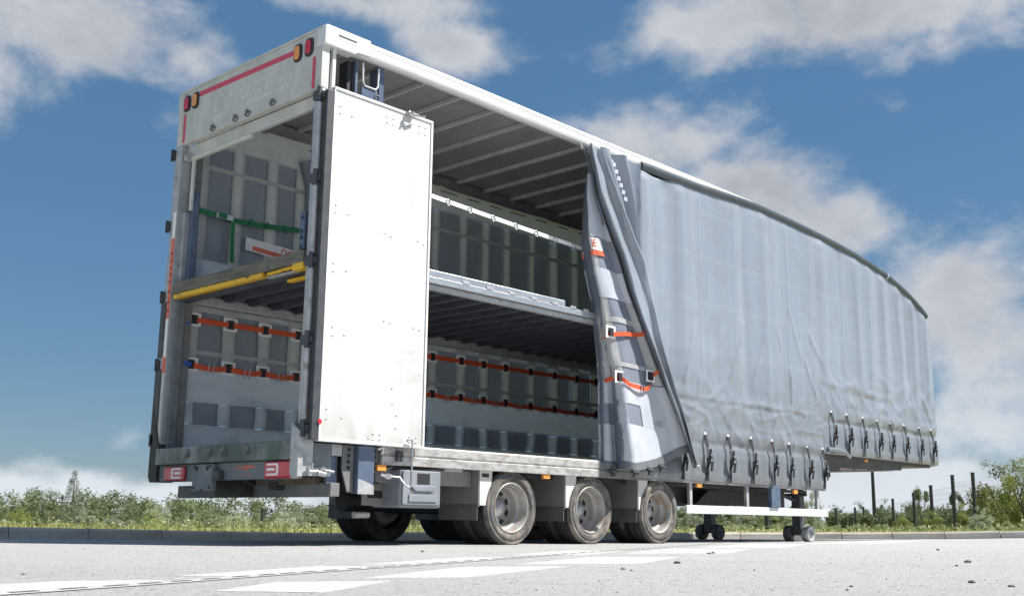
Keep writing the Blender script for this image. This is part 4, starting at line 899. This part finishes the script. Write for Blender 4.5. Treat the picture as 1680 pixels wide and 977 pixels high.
# ------------------------------------------------------------------ near curtain bunched at the opening
A_ = [(.974,5.76),(1.289,5.57),(1.718,5.29),(2.139,4.99),(2.549,4.712),(2.957,4.441),(3.364,4.235),(3.692,4.03),(4.033,3.833),(4.314,3.754),(4.60,3.66)]
B_ = [(.974,5.83),(1.108,5.77),(1.436,5.64),(1.87,5.43),(2.382,5.20),(2.895,5.02),(3.333,4.874),(3.673,4.632),(4.007,4.393),(4.274,4.216),(4.62,3.99)]
L_ = [(.85,3.93),(1.321,3.935),(1.88,3.95),(2.367,3.885),(2.787,3.83),(3.139,3.70),(3.5,3.63),(3.946,3.67),(4.3,3.74)]
def Ax(z): return interp(z, A_)
def Bx(z): return max(interp(z, B_), Ax(z)+.06)
def Lx(z): return interp(z, L_)
def outer(s, z):
    w = Bx(z)-Ax(z); k = min(1, w/.5)
    prof = [(-.0,-1.27),(.05,-1.35),(.14,-1.49),(.20,-1.575),(.26,-1.585),(.36,-1.545),(.48,-1.505),(.60,-1.50),(.72,-1.53),(.82,-1.56),(.88,-1.555),(.95,-1.45),(1.0,-1.37),(1.04,-1.31)]
    y = interp(s, prof); y = -1.47+(y+1.47)*(.55+.45*k)-.02*smooth(3.5,1,z)
    x = Ax(z)+w*s + .9*(y+1.42)*0
    x += .018*fb(z*1.4, s*2, 5); y += .022*fb(s*2.5+3, z*1.1, 2)+.012*noise.noise(Vector((s*5, z*3.2, 1)))
    return (x+1.15*(y+1.43), y, z+.02*math.sin(s*3.1)*smooth(4.4,4.6,z))
def outer_low(s, z):
    return outer(s, z)
g = MB(); g.grid(outer, list(np.linspace(0, 1.04, 44)), list(np.linspace(.965, 4.56, 100)))
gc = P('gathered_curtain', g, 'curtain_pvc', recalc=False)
g = MB(); g.tube([(Ax(z)+.03, -1.425-.02*smooth(3.5,1,z), z) for z in np.linspace(.945, 4.46, 24)]+[(3.615,-1.42,4.55)], .022, 10); P('curtain_pole', g, 'rail_rubber', gc)
P('pole_tip', MB().tube([(3.615,-1.42,4.54),(3.585,-1.42,4.61)], .018, 10), 'galvanised', gc); P('pole_foot', MB().tube([(5.86,-1.445,.975),(5.885,-1.445,.925)], .018, 10), 'galvanised', gc)
P('curtain_roller', MB().tube([(4.02,-1.36,4.63),(4.12,-1.36,4.56),(4.22,-1.36,4.53)], [.045,.06,.05], 12), 'mud_white', gc)
# pleats between the flap and the closed curtain
def pleat(s, z):
    x0 = Bx(z)-.03; x1 = 4.80+.10*smooth(4.0,3.0,z); x0 = min(x0, x1-.03)
    tri = .5+.5*math.sin(2*math.pi*(s*2.0+.1+.10*math.sin(s*7+z*.8))); amp = .13*min(1, (x1-x0)/.5)
    y = -1.30-.02-amp*tri+.03*fb(s*3, z*.9)
    x = x0+(x1-x0)*s+.02*fb(z*1.5, s*3, 8)
    return (x, y, z)
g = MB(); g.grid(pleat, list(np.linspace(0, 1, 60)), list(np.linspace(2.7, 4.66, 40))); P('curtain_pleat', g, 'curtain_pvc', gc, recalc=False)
for k in range(6):      # paler welded ticks near the top of the flap
    z = 4.42-k*.075; xx = Ax(z)+(Bx(z)-Ax(z))*.80; P('weld_tick', B(xx-.03,xx+.03,-1.565,-1.558,z-.02,z+.03), 'curtain_pale', gc)
# inside face of the turned-back curtain
def zbot(s): return interp(s, [(0,.875),(.12,.86),(.2,.875),(.35,.845),(.6,.93),(.85,1.07),(1,1.13)])
def inner(s, t):
    zb = zbot(s); z = zb+(4.28-zb)*t
    zl = max(z, .86); x0 = Lx(zl); x1 = max(Ax(z)+.05, x0+.05); w = x1-x0
    lo = smooth(2.3, 1.1, z)
    x = x0+w*s
    y = -1.30-.13*smooth(0,.25,s)+.05*math.sin(s*7.5+1.2)*min(1, w/.9)*.6
    y += lo*(.13*math.exp(-((s-.17)/.035)**2) - .10*math.exp(-((s-.34)/.10)**2) + .07*math.exp(-((s-.62)/.18)**2))
    y += .03*math.exp(-(s/.04)**2)*3
    y += .018*fb(x*2.5, z*1.2, 6)+.010*noise.noise(Vector((x*6, z*4, 2)))
    y -= .05*smooth(.8,1,s)
    x += .02*fb(z*1.3, s*2, 4)+1.15*(y+1.40)
    return (x, y, z)
def ipatch(s0, s1, z0, z1, m, name, off=.006, zt=False):
    def f(s, q):
        def t_of(z): zb = zbot(s); return (z-zb)/(4.28-zb)
        if zt: z = zbot(s)+(z0 if q == 0 else z1) if q in (0, 1) else zbot(s)+z0+(z1-z0)*q
        else: z = z0+(z1-z0)*q
        t = t_of(z); p = Vector(inner(s, t)); ds = Vector(inner(min(1, s+.01), t))-Vector(inner(max(0, s-.01), t)); dt = Vector(inner(s, t+.01))-Vector(inner(s, t-.01))
        n = ds.cross(dt).normalized()
        if n.y > 0: n = -n
        return tuple(p+n*off)
    g = MB(); g.grid(f, list(np.linspace(s0, s1, max(3, int((s1-s0)*40)))), list(np.linspace(0, 1, max(3, int((z1-z0)/.08)+2)))); return P(name, g, m, gc, recalc=False)
g = MB(); g.grid(lambda s, t: inner(s, t), list(np.linspace(0, 1, 56)), list(np.linspace(0, 1, 70))); P('turned_back_curtain', g, 'cloth_patch', gc, recalc=False)
g = MB(); g.grid(lambda s, t: (inner(0, t)[0]+.32*s, inner(0, t)[1]+.22*s, inner(0, t)[2]), [0,.5,1], list(np.linspace(0, 1, 40))); P('curtain_return', g, 'curtain_pvc', gc, recalc=False)
for a, b in ((3.42,4.26),(2.32,3.42),(1.9,2.32)): ipatch(.10 if b < 3.4 else .05, .36, a, b, 'curtain_band', 'reinforcing_band', .006)
ipatch(.82, .97, 1.9, 2.9, 'curtain_band', 'reinforcing_band', .006)
ipatch(0, .98, 2.83, 3.16, 'curtain_pale', 'reinforcing_band', .010); ipatch(0, .98, 2.56, 2.62, 'curtain_band', 'reinforcing_band', .010); ipatch(0, .98, 2.05, 2.10, 'curtain_band', 'reinforcing_band', .010)
ipatch(0, .98, 3.52, 4.26, 'curtain_pale', 'reinforcing_band', .010)
ipatch(0, .99, 1.62, 1.88, 'curtain_pale', 'reinforcing_band', .008); ipatch(.52, .99, 1.38, 1.62, 'curtain_pale', 'reinforcing_band', .008); ipatch(.20, .34, 1.38, 1.62, 'curtain_pale', 'reinforcing_band', .008)
def zlow(): 
    g = MB()
    def f(s, q):
        zb = zbot(s); z = zb+.09+(1.38-zb-.09)*q; t = (z-zb)/(4.28-zb); p = inner(s, t); return (p[0], p[1]-.007, p[2])
    g.grid(f, list(np.linspace(0, .99, 40)), list(np.linspace(0, 1, 8))); P('reinforcing_band', g, 'curtain_pale', gc, recalc=False)
zlow()
ipatch(0, .99, 0, .09, 'hem_dark', 'curtain_hem', .012, zt=True)
ipatch(.0, .55, 3.36, 3.50, 'white_patch', 'load_notice', .016); ipatch(.0, .55, 3.30, 3.36, 'orange_tape', 'notice_bar', .018)
def ipos(s, z, off): 
    zb = zbot(s); p = inner(s, (z-zb)/(4.28-zb)); return Vector((p[0], p[1]-off, z))
pa, pb = ipos(.06, 3.40, .03), ipos(.5, 3.40, .03)
def cloth_text(body, name, m, s0, z0, size, off):
    o = text_part(body, name, m, gc, (0,0,0), size, (1,0,0), (0,0,1))
    for v in o.data.vertices:
        q = v.co.copy(); zz = z0+q.z+q.x*.04; w = max(.1, Ax(zz)+.05-Lx(zz)); p = ipos(s0+q.x/w, zz, off-q.y*1.0); v.co = p
cloth_text('INE', 'notice_lettering', 'orange_tape', .03, 3.385, .13, .030)
for zf in (lambda s: 2.37+.12*s, lambda s: 1.86+.0*s):
    up_ = zf(1) > 2.2
    pts = []
    for k in range(21):
        s = k/20*.97; z = zf(s)
        if not up_: z = interp(s, [(0,1.86),(.27,1.93),(.38,1.84),(.6,1.82),(.72,1.86),(.82,2.0),(.97,2.06)])
        q = ipos(s, z, .026+(0 if up_ else .03*math.exp(-((s-.55)/.15)**2))); pts.append(q)
    g = MB(); g.band(pts, (0,-1,0), (0,0,.05), .005); P('load_strap', g, 'strap_orange', gc)
    for s in ((.25,) if up_ else (.27,.80)):
        q = ipos(s, zf(s)+(.03 if up_ else (.06 if s < .5 else .14)), 0)
        def fq(x, z, yy=q.y): return yy-.012
        square(q.x, q.z, fq, gc)
g = MB()
for s in (.53,.57): q = ipos(s, 1.82, .07); g.tube([q+Vector((.01,0,.045)), q+Vector((-.01,0,-.05))], .008, 6)
P('strap_buckle', g, 'buckle_steel', gc)
cloth_text('352', 'curtain_number', 'curtain_band', .66, 1.40, .10, .022)
g = MB(); q = Vector(outer(.05, 1.40)); g.tube([q+Vector((-.02,-.03,.08)), q+Vector((0,-.03,0))], .012, 8); P('pole_catch', g, 'white_patch', gc); g = MB(); g.tube([q+Vector((0,-.03,0)), q+Vector((.12,-.03,-.18))], .009, 6); P('pole_cord', g, 'webbing_black', gc)
for s in (.13,.33,.50,.63):
    q = ipos(s, zbot(s)+.01, .01); g = MB(); g.box(q.x-.05,q.x+.05,q.y-.02,q.y+.01,q.z-.04,q.z+.0); g.tube([(q.x-.06,q.y-.03,q.z-.02),(q.x+.06,q.y-.03,q.z-.035)], .015, 8); g.box(q.x-.02,q.x+.03,q.y-.03,q.y,q.z-.09,q.z-.03); P('hem_buckle', g, 'dark_steel', gc)

# ================================================================== VEGETATION
def leafmat(name, c, c2, rand=.3):
    m = mat(name, c, c2, 1.6, .55, contrast=(.35,.65), trans=.28, rand=rand, spec=.25); return m
leafmat('leaf_green', (.19,.245,.125), (.27,.31,.175)); leafmat('leaf_yellow', (.24,.29,.07), (.31,.34,.11)); leafmat('leaf_dark', (.12,.165,.09), (.16,.20,.11))
leafmat('leaf_pale', (.30,.35,.23), (.42,.45,.35)); leafmat('leaf_conifer', (.13,.16,.12), (.25,.27,.21)); leafmat('leaf_willow', (.22,.25,.11), (.29,.29,.16))
mat('bark', (.10,.085,.065), (.06,.05,.04), 8, .9)
def fz(x, y): return field_z(x, y, nearest_base(x, y))
def leaves(g, rnd, c, rad, n, size, sq=.7):
    for _ in range(n):
        while True:
            p = Vector((rnd.uniform(-1,1), rnd.uniform(-1,1), rnd.uniform(-1,1)))
            if .12 < p.length < 1: break
        p = p*(.55+.45*rnd.random())
        q = Vector((c[0]+p.x*rad, c[1]+p.y*rad, c[2]+p.z*rad*sq)); a = Vector((rnd.gauss(0,1), rnd.gauss(0,1), rnd.gauss(0,.8))).normalized()
        b = a.cross(Vector((rnd.gauss(0,1), rnd.gauss(0,1), rnd.gauss(0,1)))).normalized(); s = size*rnd.uniform(.6,1.3)
        g.add([q-a*s, q+b*s*.5, q+a*s, q-b*s*.5], [(0,1,2,3)])
def crown_mesh(kind, seed, m):
    rnd = random.Random(seed); g = MB(); w = MB()
    # unit plant: height 1, half width about .5
    if kind == 'conifer':
        for k in range(80):
            h = rnd.random()**.8; r = (.30*(1-h)**.8+.03)*rnd.uniform(.5,1.1); t = rnd.uniform(0,6.28)
            leaves(g, rnd, (r*math.cos(t), r*math.sin(t), .05+h*.93), .05+.05*(1-h), 40, .012, 1.6)
        w.tube([(0,0,0),(.005,0,.5),(0,0,.97)], [.03,.018,.004], 6)
    elif kind == 'slim':
        for k in range(40):
            h = rnd.random(); r = .2*math.sin(math.pi*min(1,h*.8+.2))*rnd.random(); t = rnd.uniform(0,6.28)
            leaves(g, rnd, (r*math.cos(t), r*math.sin(t), .08+h*.86), .09, 22, .022, 1.2)
        w.tube([(0,0,0),(.005,0,.9)], [.03,.008], 6)
    elif kind in ('bare', 'loose'):
        tips = []
        def branch(p, d, l, r, lev):
            q = p+d*l; w.tube([p, (p+q)/2+Vector((rnd.uniform(-.02,.02), rnd.uniform(-.02,.02), 0)), q], [r, r*.8, r*.6], 5, cap=False)
            if lev == 0: tips.append(q); return
            for _ in range(3): branch(q, (d+Vector((rnd.uniform(-.8,.8), rnd.uniform(-.8,.8), rnd.uniform(-.1,.5)))).normalized(), l*.66, r*.6, lev-1)
        w.tube([(0,0,-.05),(.01,0,.22)], [.03,.024], 7)
        for _ in range(4): branch(Vector((.01,0,.2)), Vector((rnd.uniform(-.7,.7), rnd.uniform(-.7,.7), .8)).normalized(), .27, .018, 2)
        for q in tips: leaves(g, rnd, q, .08 if kind == 'bare' else rnd.uniform(.07,.16), 44 if kind == 'bare' else 110, .016 if kind == 'bare' else .02, .9)
        for _ in range(14 if kind == 'loose' else 8): t = rnd.uniform(0,6.28); leaves(g, rnd, (.34*math.cos(t), .34*math.sin(t), rnd.uniform(.08,.40)), .18, 150, .02)
    else:
        n = 26
        for k in range(n):
            t = rnd.uniform(0,6.28); r = .40*math.sqrt(rnd.random()); h = rnd.uniform(.10,.86)*(1-.35*(r/.4)**2)
            leaves(g, rnd, (r*math.cos(t)*1.15, r*math.sin(t)*1.15, h), rnd.uniform(.13,.22), 230, .0165 if kind == 'round' else .021, .8)
        for k in range(12):
            t = rnd.uniform(0,6.28); r = rnd.uniform(.1,.35); leaves(g, rnd, (r*math.cos(t), r*math.sin(t), rnd.uniform(.8,.96)), .07, 34, .013, 1.0)
        for k in range(6):
            t = k*1.05; w.tube([(0,0,0),(.12*math.cos(t),.12*math.sin(t),.3),(.28*math.cos(t),.28*math.sin(t),.62)], [.022,.014,.005], 5)
    return g.mesh('crown', m), w.mesh('trunk', 'bark')
LIB = {}
LM = dict(round='leaf_green', yellow='leaf_yellow', dark='leaf_dark', pale='leaf_pale', conifer='leaf_conifer', slim='leaf_conifer', bare='leaf_green', loose='leaf_green', willow='leaf_willow')
def plant(kind, x, y, ztop, w, seed, label, cat, group=None, name=None, far=1.0):
    if far != 1.0:
        x = CAM.x+(x-CAM.x)*far; y = CAM.y+(y-CAM.y)*far; ztop = CAM.z+(ztop-CAM.z)*far; w *= far
    z0 = fz(x, y)-.05; key = (kind, seed % 3)
    if key not in LIB: LIB[key] = crown_mesh(kind, 40+seed % 3+hash(kind) % 1 + len(kind)*7, LM[kind])
    cm, tm_ = LIB[key]; h = ztop-z0
    nm = name or ('tree' if cat == 'tree' else 'bush')
    o = empty(nm, (x, y, z0), label, cat, group); o.rotation_euler = (0,0,seed*1.37)
    sx = w*.62 if kind not in ('conifer','slim') else h*.72
    for nme, me in (('crown', cm), ('trunk', tm_)):
        c = link(nme, me, o); c.scale = (sx, sx*.9, h)
    return o
# x, y, top height, width, kind : spots along the treeline, farthest last
SP = [(34.67,89.20,1.94,3.16,'round'),(38.78,92.28,2.51,3.88,'round'),(26.77,67.80,0.85,2.50,'yellow'),(32.90,76.19,1.34,2.83,'round'),(36.21,80.13,3.78,1.80,'conifer'),(36.55,82.74,2.05,1.02,'slim'),(44.21,93.97,1.89,2.91,'round'),(43.16,87.64,1.18,3.33,'round'),(27.53,59.55,0.40,2.33,'pale'),(21.43,43.69,0.13,1.83,'pale'),(42.16,81.26,1.26,3.69,'round'),(36.01,65.45,1.20,2.66,'pale'),(30.46,56.44,0.61,2.33,'yellow'),(26.67,45.58,1.68,2.66,'bare'),(35.77,58.26,0.77,2.50,'round'),(39.76,61.48,0.58,2.66,'pale'),(46.66,69.05,0.75,2.50,'round'),(44.87,63.50,0.92,2.36,'round'),(42.95,58.09,1.07,2.66,'pale'),(47.23,60.99,1.25,2.83,'round'),(22.18,35.44,0.20,1.39,'pale'),(30.30,41.73,0.38,1.66,'pale'),(51.97,63.42,1.24,3.50,'round'),
(45.37,25.75,0.80,2.00,'pale'),(54.84,30.60,0.92,2.33,'round'),(47.31,23.69,0.90,2.00,'pale'),(61.89,30.57,1.19,2.50,'round'),(54.09,23.95,1.15,2.16,'pale'),(82.84,38.14,1.83,2.64,'round'),(98.31,44.07,2.36,3.66,'dark'),(104.79,44.64,2.87,3.83,'dark'),(111.20,45.29,3.34,4.00,'dark'),(103.12,38.97,2.69,3.66,'dark'),(49.94,20.91,2.13,1.66,'pale'),
(64.11,20.77,3.38,2.33,'loose'),(58.30,19.49,1.12,1.80,'yellow'),(49.59,13.84,1.09,1.83,'yellow'),(47.45,11.63,1.45,2.02,'yellow'),(65.69,19.10,3.19,1.94,'loose'),(48.34,10.69,2.40,3.2,'yellow'),(55.26,12.29,3.93,6.2,'willow'),(47.50,8.61,3.56,4.2,'yellow'),(40.79,8.27,0.87,1.25,'pale'),(54.09,53.72,1.19,3.77,'round'),(59.27,48.23,1.20,3.77,'round'),(64.12,43.09,1.29,3.77,'round')]
SPECIAL = {4:('tall pointed grey-green conifer standing above the treeline at far left','tree'),5:('slim dark tree pressed against the left side of the tall conifer','tree'),13:('open scrubby tree with bare crooked stems below the trailer rear step bar','tree'),
 34:('loose ragged tree rising behind the black fence posts right of the trailer nose','tree'),38:('spindly open tree between the two tallest fence posts','tree'),40:('tall olive willow bush crowding the right edge behind the fence','tree'),41:('bright yellow-green bush cut off by the right edge of the photo','bush'),
 39:('yellow-green bush directly behind the right-hand tallest fence post','bush'),0:('green tree at the very left edge of the treeline','tree'),1:('broad green tree between the left edge and the conifer','tree'),33:('pale bush seen between the landing leg and the front end of the side guard','bush')}
GEN = {'round':('rounded mid-green tree in the treeline beyond the verge','tree','green trees of the treeline'),'yellow':('low yellow-green bush on the far side of the verge','bush','yellow-green bushes'),'pale':('low silvery pale-leaved bush in front of the treeline','bush','silvery bushes'),'dark':('dark green wood-edge tree behind the far fence posts','tree','dark trees behind the fence')}
LAB = {2:'low yellow-green bush in the front of the treeline near the left edge',3:'green tree filling the gap between the left edge bush and the slim dark tree',6:'green tree just right of the tall conifer',7:'green tree midway between the tall conifer and the trailer rear corner',
 8:'silvery bush at the foot of the tree right of the conifer',9:'smallest silvery bush beside the short stub post at left',10:'green tree right behind the lower left corner of the trailer',11:'silvery bush below the left tail lamp',12:'low yellow-green bush left of the scrubby tree with bare stems',
 14:'green tree right of the scrubby tree with bare stems',15:'silvery bush midway between the scrubby tree and the short black post',16:'green tree directly behind the short black post under the bumper',17:'green tree just right of the short black post under the bumper',18:'silvery bush below the right tail lamp',
 19:'green tree at the left side of the rear mud flap',20:'small silvery bush on the verge left of the short black post',21:'small silvery bush on the verge right of the short black post',22:'green tree seen behind the far rear wheels',
 23:'silvery bush just right of the third wheel under the side guard',24:'green tree behind the left landing leg',25:'silvery bush between the two landing legs, nearer the left leg',26:'green tree between the two landing legs, nearer the right leg',27:'silvery bush directly behind the right landing leg',28:'green tree right of the right landing leg',
 29:'dark green tree left of the lamp column, behind the farthest fence post',30:'dark green tree directly left of the lamp column foot',31:'tallest dark green tree, right behind the lamp column',32:'dark green tree between the lamp column and the ragged loose tree',
 35:'low yellow-green bush at the foot of the ragged loose tree',36:'low yellow-green bush between the ragged loose tree and the two tallest fence posts',37:'yellow-green bush under the spindly tree by the tallest fence posts',42:'low silvery bush in front of the tallest fence post at right',
 43:'green tree glimpsed between the first and second wheels',44:'green tree glimpsed between the second and third wheels',45:'green tree glimpsed right behind the third wheel'}
for i, (x, y, zt, w, k) in enumerate(SP):
    far = 1.8 if k in ('round','dark','conifer','slim') else 1.0
    if k == 'pale': w *= 1.45; zt += .22
    if i in SPECIAL: plant(k, x, y, zt, w, i, SPECIAL[i][0], SPECIAL[i][1], far=far)
    else: plant(k, x, y, zt, w, i, LAB.get(i, GEN[k][0]), GEN[k][1], GEN[k][2], far=far)
# the unbroken wood behind them, one mass
rnd = random.Random(77); g = MB()
def wood(az0, az1, n, d0, d1, hpx0, hpx1, sz):
    for k in range(n):
        az = R(rnd.uniform(az0, az1)); dd = rnd.uniform(d0, d1); x = CAM.x+dd*math.cos(az); y = CAM.y+dd*math.sin(az)
        zb = fz(x, y); zt = CAM.z+rnd.uniform(hpx0, hpx1)*dd/FPX
        for q in range(2): leaves(g, rnd, (x, y, zb+(zt-zb)*rnd.uniform(.35,.92)), (zt-zb)*rnd.uniform(.3,.42), 100, .165*sz, .9)
        leaves(g, rnd, (x, y, zb+(zt-zb)*.25), (zt-zb)*.45, 60, .2*sz, .8)
wood(54, 72, 130, 185, 235, 18, 34, 1.5); wood(44, 54, 80, 150, 190, 10, 22, 1.2); wood(26, 44, 150, 160, 210, 14, 28, 1.3); wood(14, 26, 130, 90, 130, 14, 30, .8)
fwd = g.build('far_wood', 'leaf_green', recalc=False); tag(fwd, 'continuous green wood filling the background behind the single trees', kind='stuff')
# low scrub that closes the gap between verge and trees
g = MB(); rnd = random.Random(9)
for k in range(520):
    az = R(rnd.uniform(13, 72)); dd = rnd.uniform(34, 62); x = CAM.x+dd*math.cos(az); y = CAM.y+dd*math.sin(az)
    z = fz(x, y); h = rnd.uniform(.12,.40) if math.degrees(az) > 40 else rnd.uniform(.1,.26)
    leaves(g, rnd, (x, y, z+h*.5), h, 16, .07, .9)
leafmat('leaf_scrub', (.20,.24,.10), (.30,.31,.19))
tag(g.build('scrub', 'leaf_scrub', recalc=False), 'pale low scrub and weeds along the back of the grass verge', kind='stuff')
# grass on the verge
mat('grass_blade', (.24,.29,.07), (.36,.35,.14), 1.5, .7, trans=.3, c3=(.34,.30,.13), c3scale=3, c3amt=(.5,.7))
g = MB(); rnd = random.Random(21)
KG = resample(KERB[2:17], .1)
for i in range(0, len(KG)-1):
    n = knormal(KG, i)
    if KG[i].x < -4 or KG[i].y < -9: continue
    for k in range(34):
        o = .125+rnd.random()**2.2*9; p = KG[i]+n*o+Vector((rnd.uniform(-.06,.06), rnd.uniform(-.06,.06), 0)); z = field_z(p.x, p.y, KG[i].z+KH-.015)
        hgt = rnd.uniform(.03,.10)*(1.25 if o > 1 else .8); a = rnd.uniform(0,6.28); w = rnd.uniform(.006,.014)*(1+o*.15); lx, ly = rnd.gauss(0,.35)*hgt, rnd.gauss(0,.35)*hgt
        ca, sa = math.cos(a)*w, math.sin(a)*w
        g.add([(p.x-ca, p.y-sa, z-.01), (p.x+ca, p.y+sa, z-.01), (p.x+lx, p.y+ly, z+hgt)], [(0,1,2)])
tag(g.build('grass', 'grass_blade', recalc=False), 'sunlit rough grass growing along the verge behind the kerb', kind='stuff')
# ================================================================== FENCE AND POSTS
mat('post_black', (.018,.02,.022), (.03,.032,.035), 6, .5)
PP = [(107.82,49.09,-.08,2.07),(105.85,45.91,-.04,2.11),(103.27,43.70,-.02,2.13),(75.26,27.71,.08,2.24),(62.19,20.37,.13,2.29),(51.15,14.62,.17,2.32),(44.88,10.96,.19,2.54),(43.27,9.42,.21,2.56)]
FE = empty('mesh_fence', (62.19,20.37,fz(62.19,20.37)), 'black mesh fence with square posts running away behind the grass verge at right', 'fence')
def fpart(nm, mb): o = mb.build(nm, 'post_black', FE, None); o.matrix_parent_inverse = Matrix.Translation(-FE.location); return o
for (x, y, z, zt) in PP:
    z = min(z, fz(x, y))
    s = .04+.0004*math.hypot(x-CAM.x, y-CAM.y)
    g = MB(); g.box(x-s, x+s, y-s, y+s, z-.1, zt); g.box(x-s*1.2, x+s*1.2, y-s*1.2, y+s*1.2, zt, zt+.04); fpart('fence_post', g)
g = MB()
for (a, b) in zip(PP[:-1], PP[1:]):
    va, vb = Vector((a[0], a[1], 0)), Vector((b[0], b[1], 0)); L = (vb-va).length; d = (vb-va)/L; k = 0.0
    top = min(a[3], b[3])-.25
    if L > 40: continue
    while k < L:
        p = va+d*k; z = fz(p.x, p.y); q = .006; g.add([(p.x-d.x*q, p.y-d.y*q, z), (p.x+d.x*q, p.y+d.y*q, z), (p.x+d.x*q, p.y+d.y*q, top), (p.x-d.x*q, p.y-d.y*q, top)], [(0,1,2,3)]); k += .12
    zz_ = .3
    while zz_ < top:
        g.box(0,0,0,0,0,0) if False else None
        g.add([(va.x, va.y, zz_), (vb.x, vb.y, zz_), (vb.x, vb.y, zz_+.008), (va.x, va.y, zz_+.008)], [(0,1,2,3)]); zz_ += .25
mp_ = fpart('mesh_panel', g); mp_['kind'] = 'stuff'
x, y, z = 94.31, 38.26, fz(94.31, 38.26)
lp = MB().tube([(0,0,-.2),(0,0,1.5),(0,0,5.6-z),(0,0,9.0)], [.2,.18,.14,.11], 10).build('lamp_column', 'post_black', None, (x, y, z))
tag(lp, 'tall dark lamp column rising to the underside of the trailer neck', 'pole')
for (x, y, zt, s, lb) in [(31.71,46.11,.72,.085,'short black post standing on the verge below the trailer rear bumper'),(26.07,52.71,.02,.085,'short black post at the foot of the treeline right of the conifer'),(99.9,53.02,1.10,.22,'black post seen under the side guard between the landing legs')]:
    z = fz(x, y); g = MB(); g.box(-s,s,-s,s,-.2,zt-z); g.prism([(-s*1.1,-s*1.1),(s*1.1,-s*1.1),(s*1.1,s*1.1),(-s*1.1,s*1.1)], 'z', zt-z+.002, zt-z+.06)
    tag(g.build('marker_post', 'post_black', None, (x, y, z)), lb, 'post')
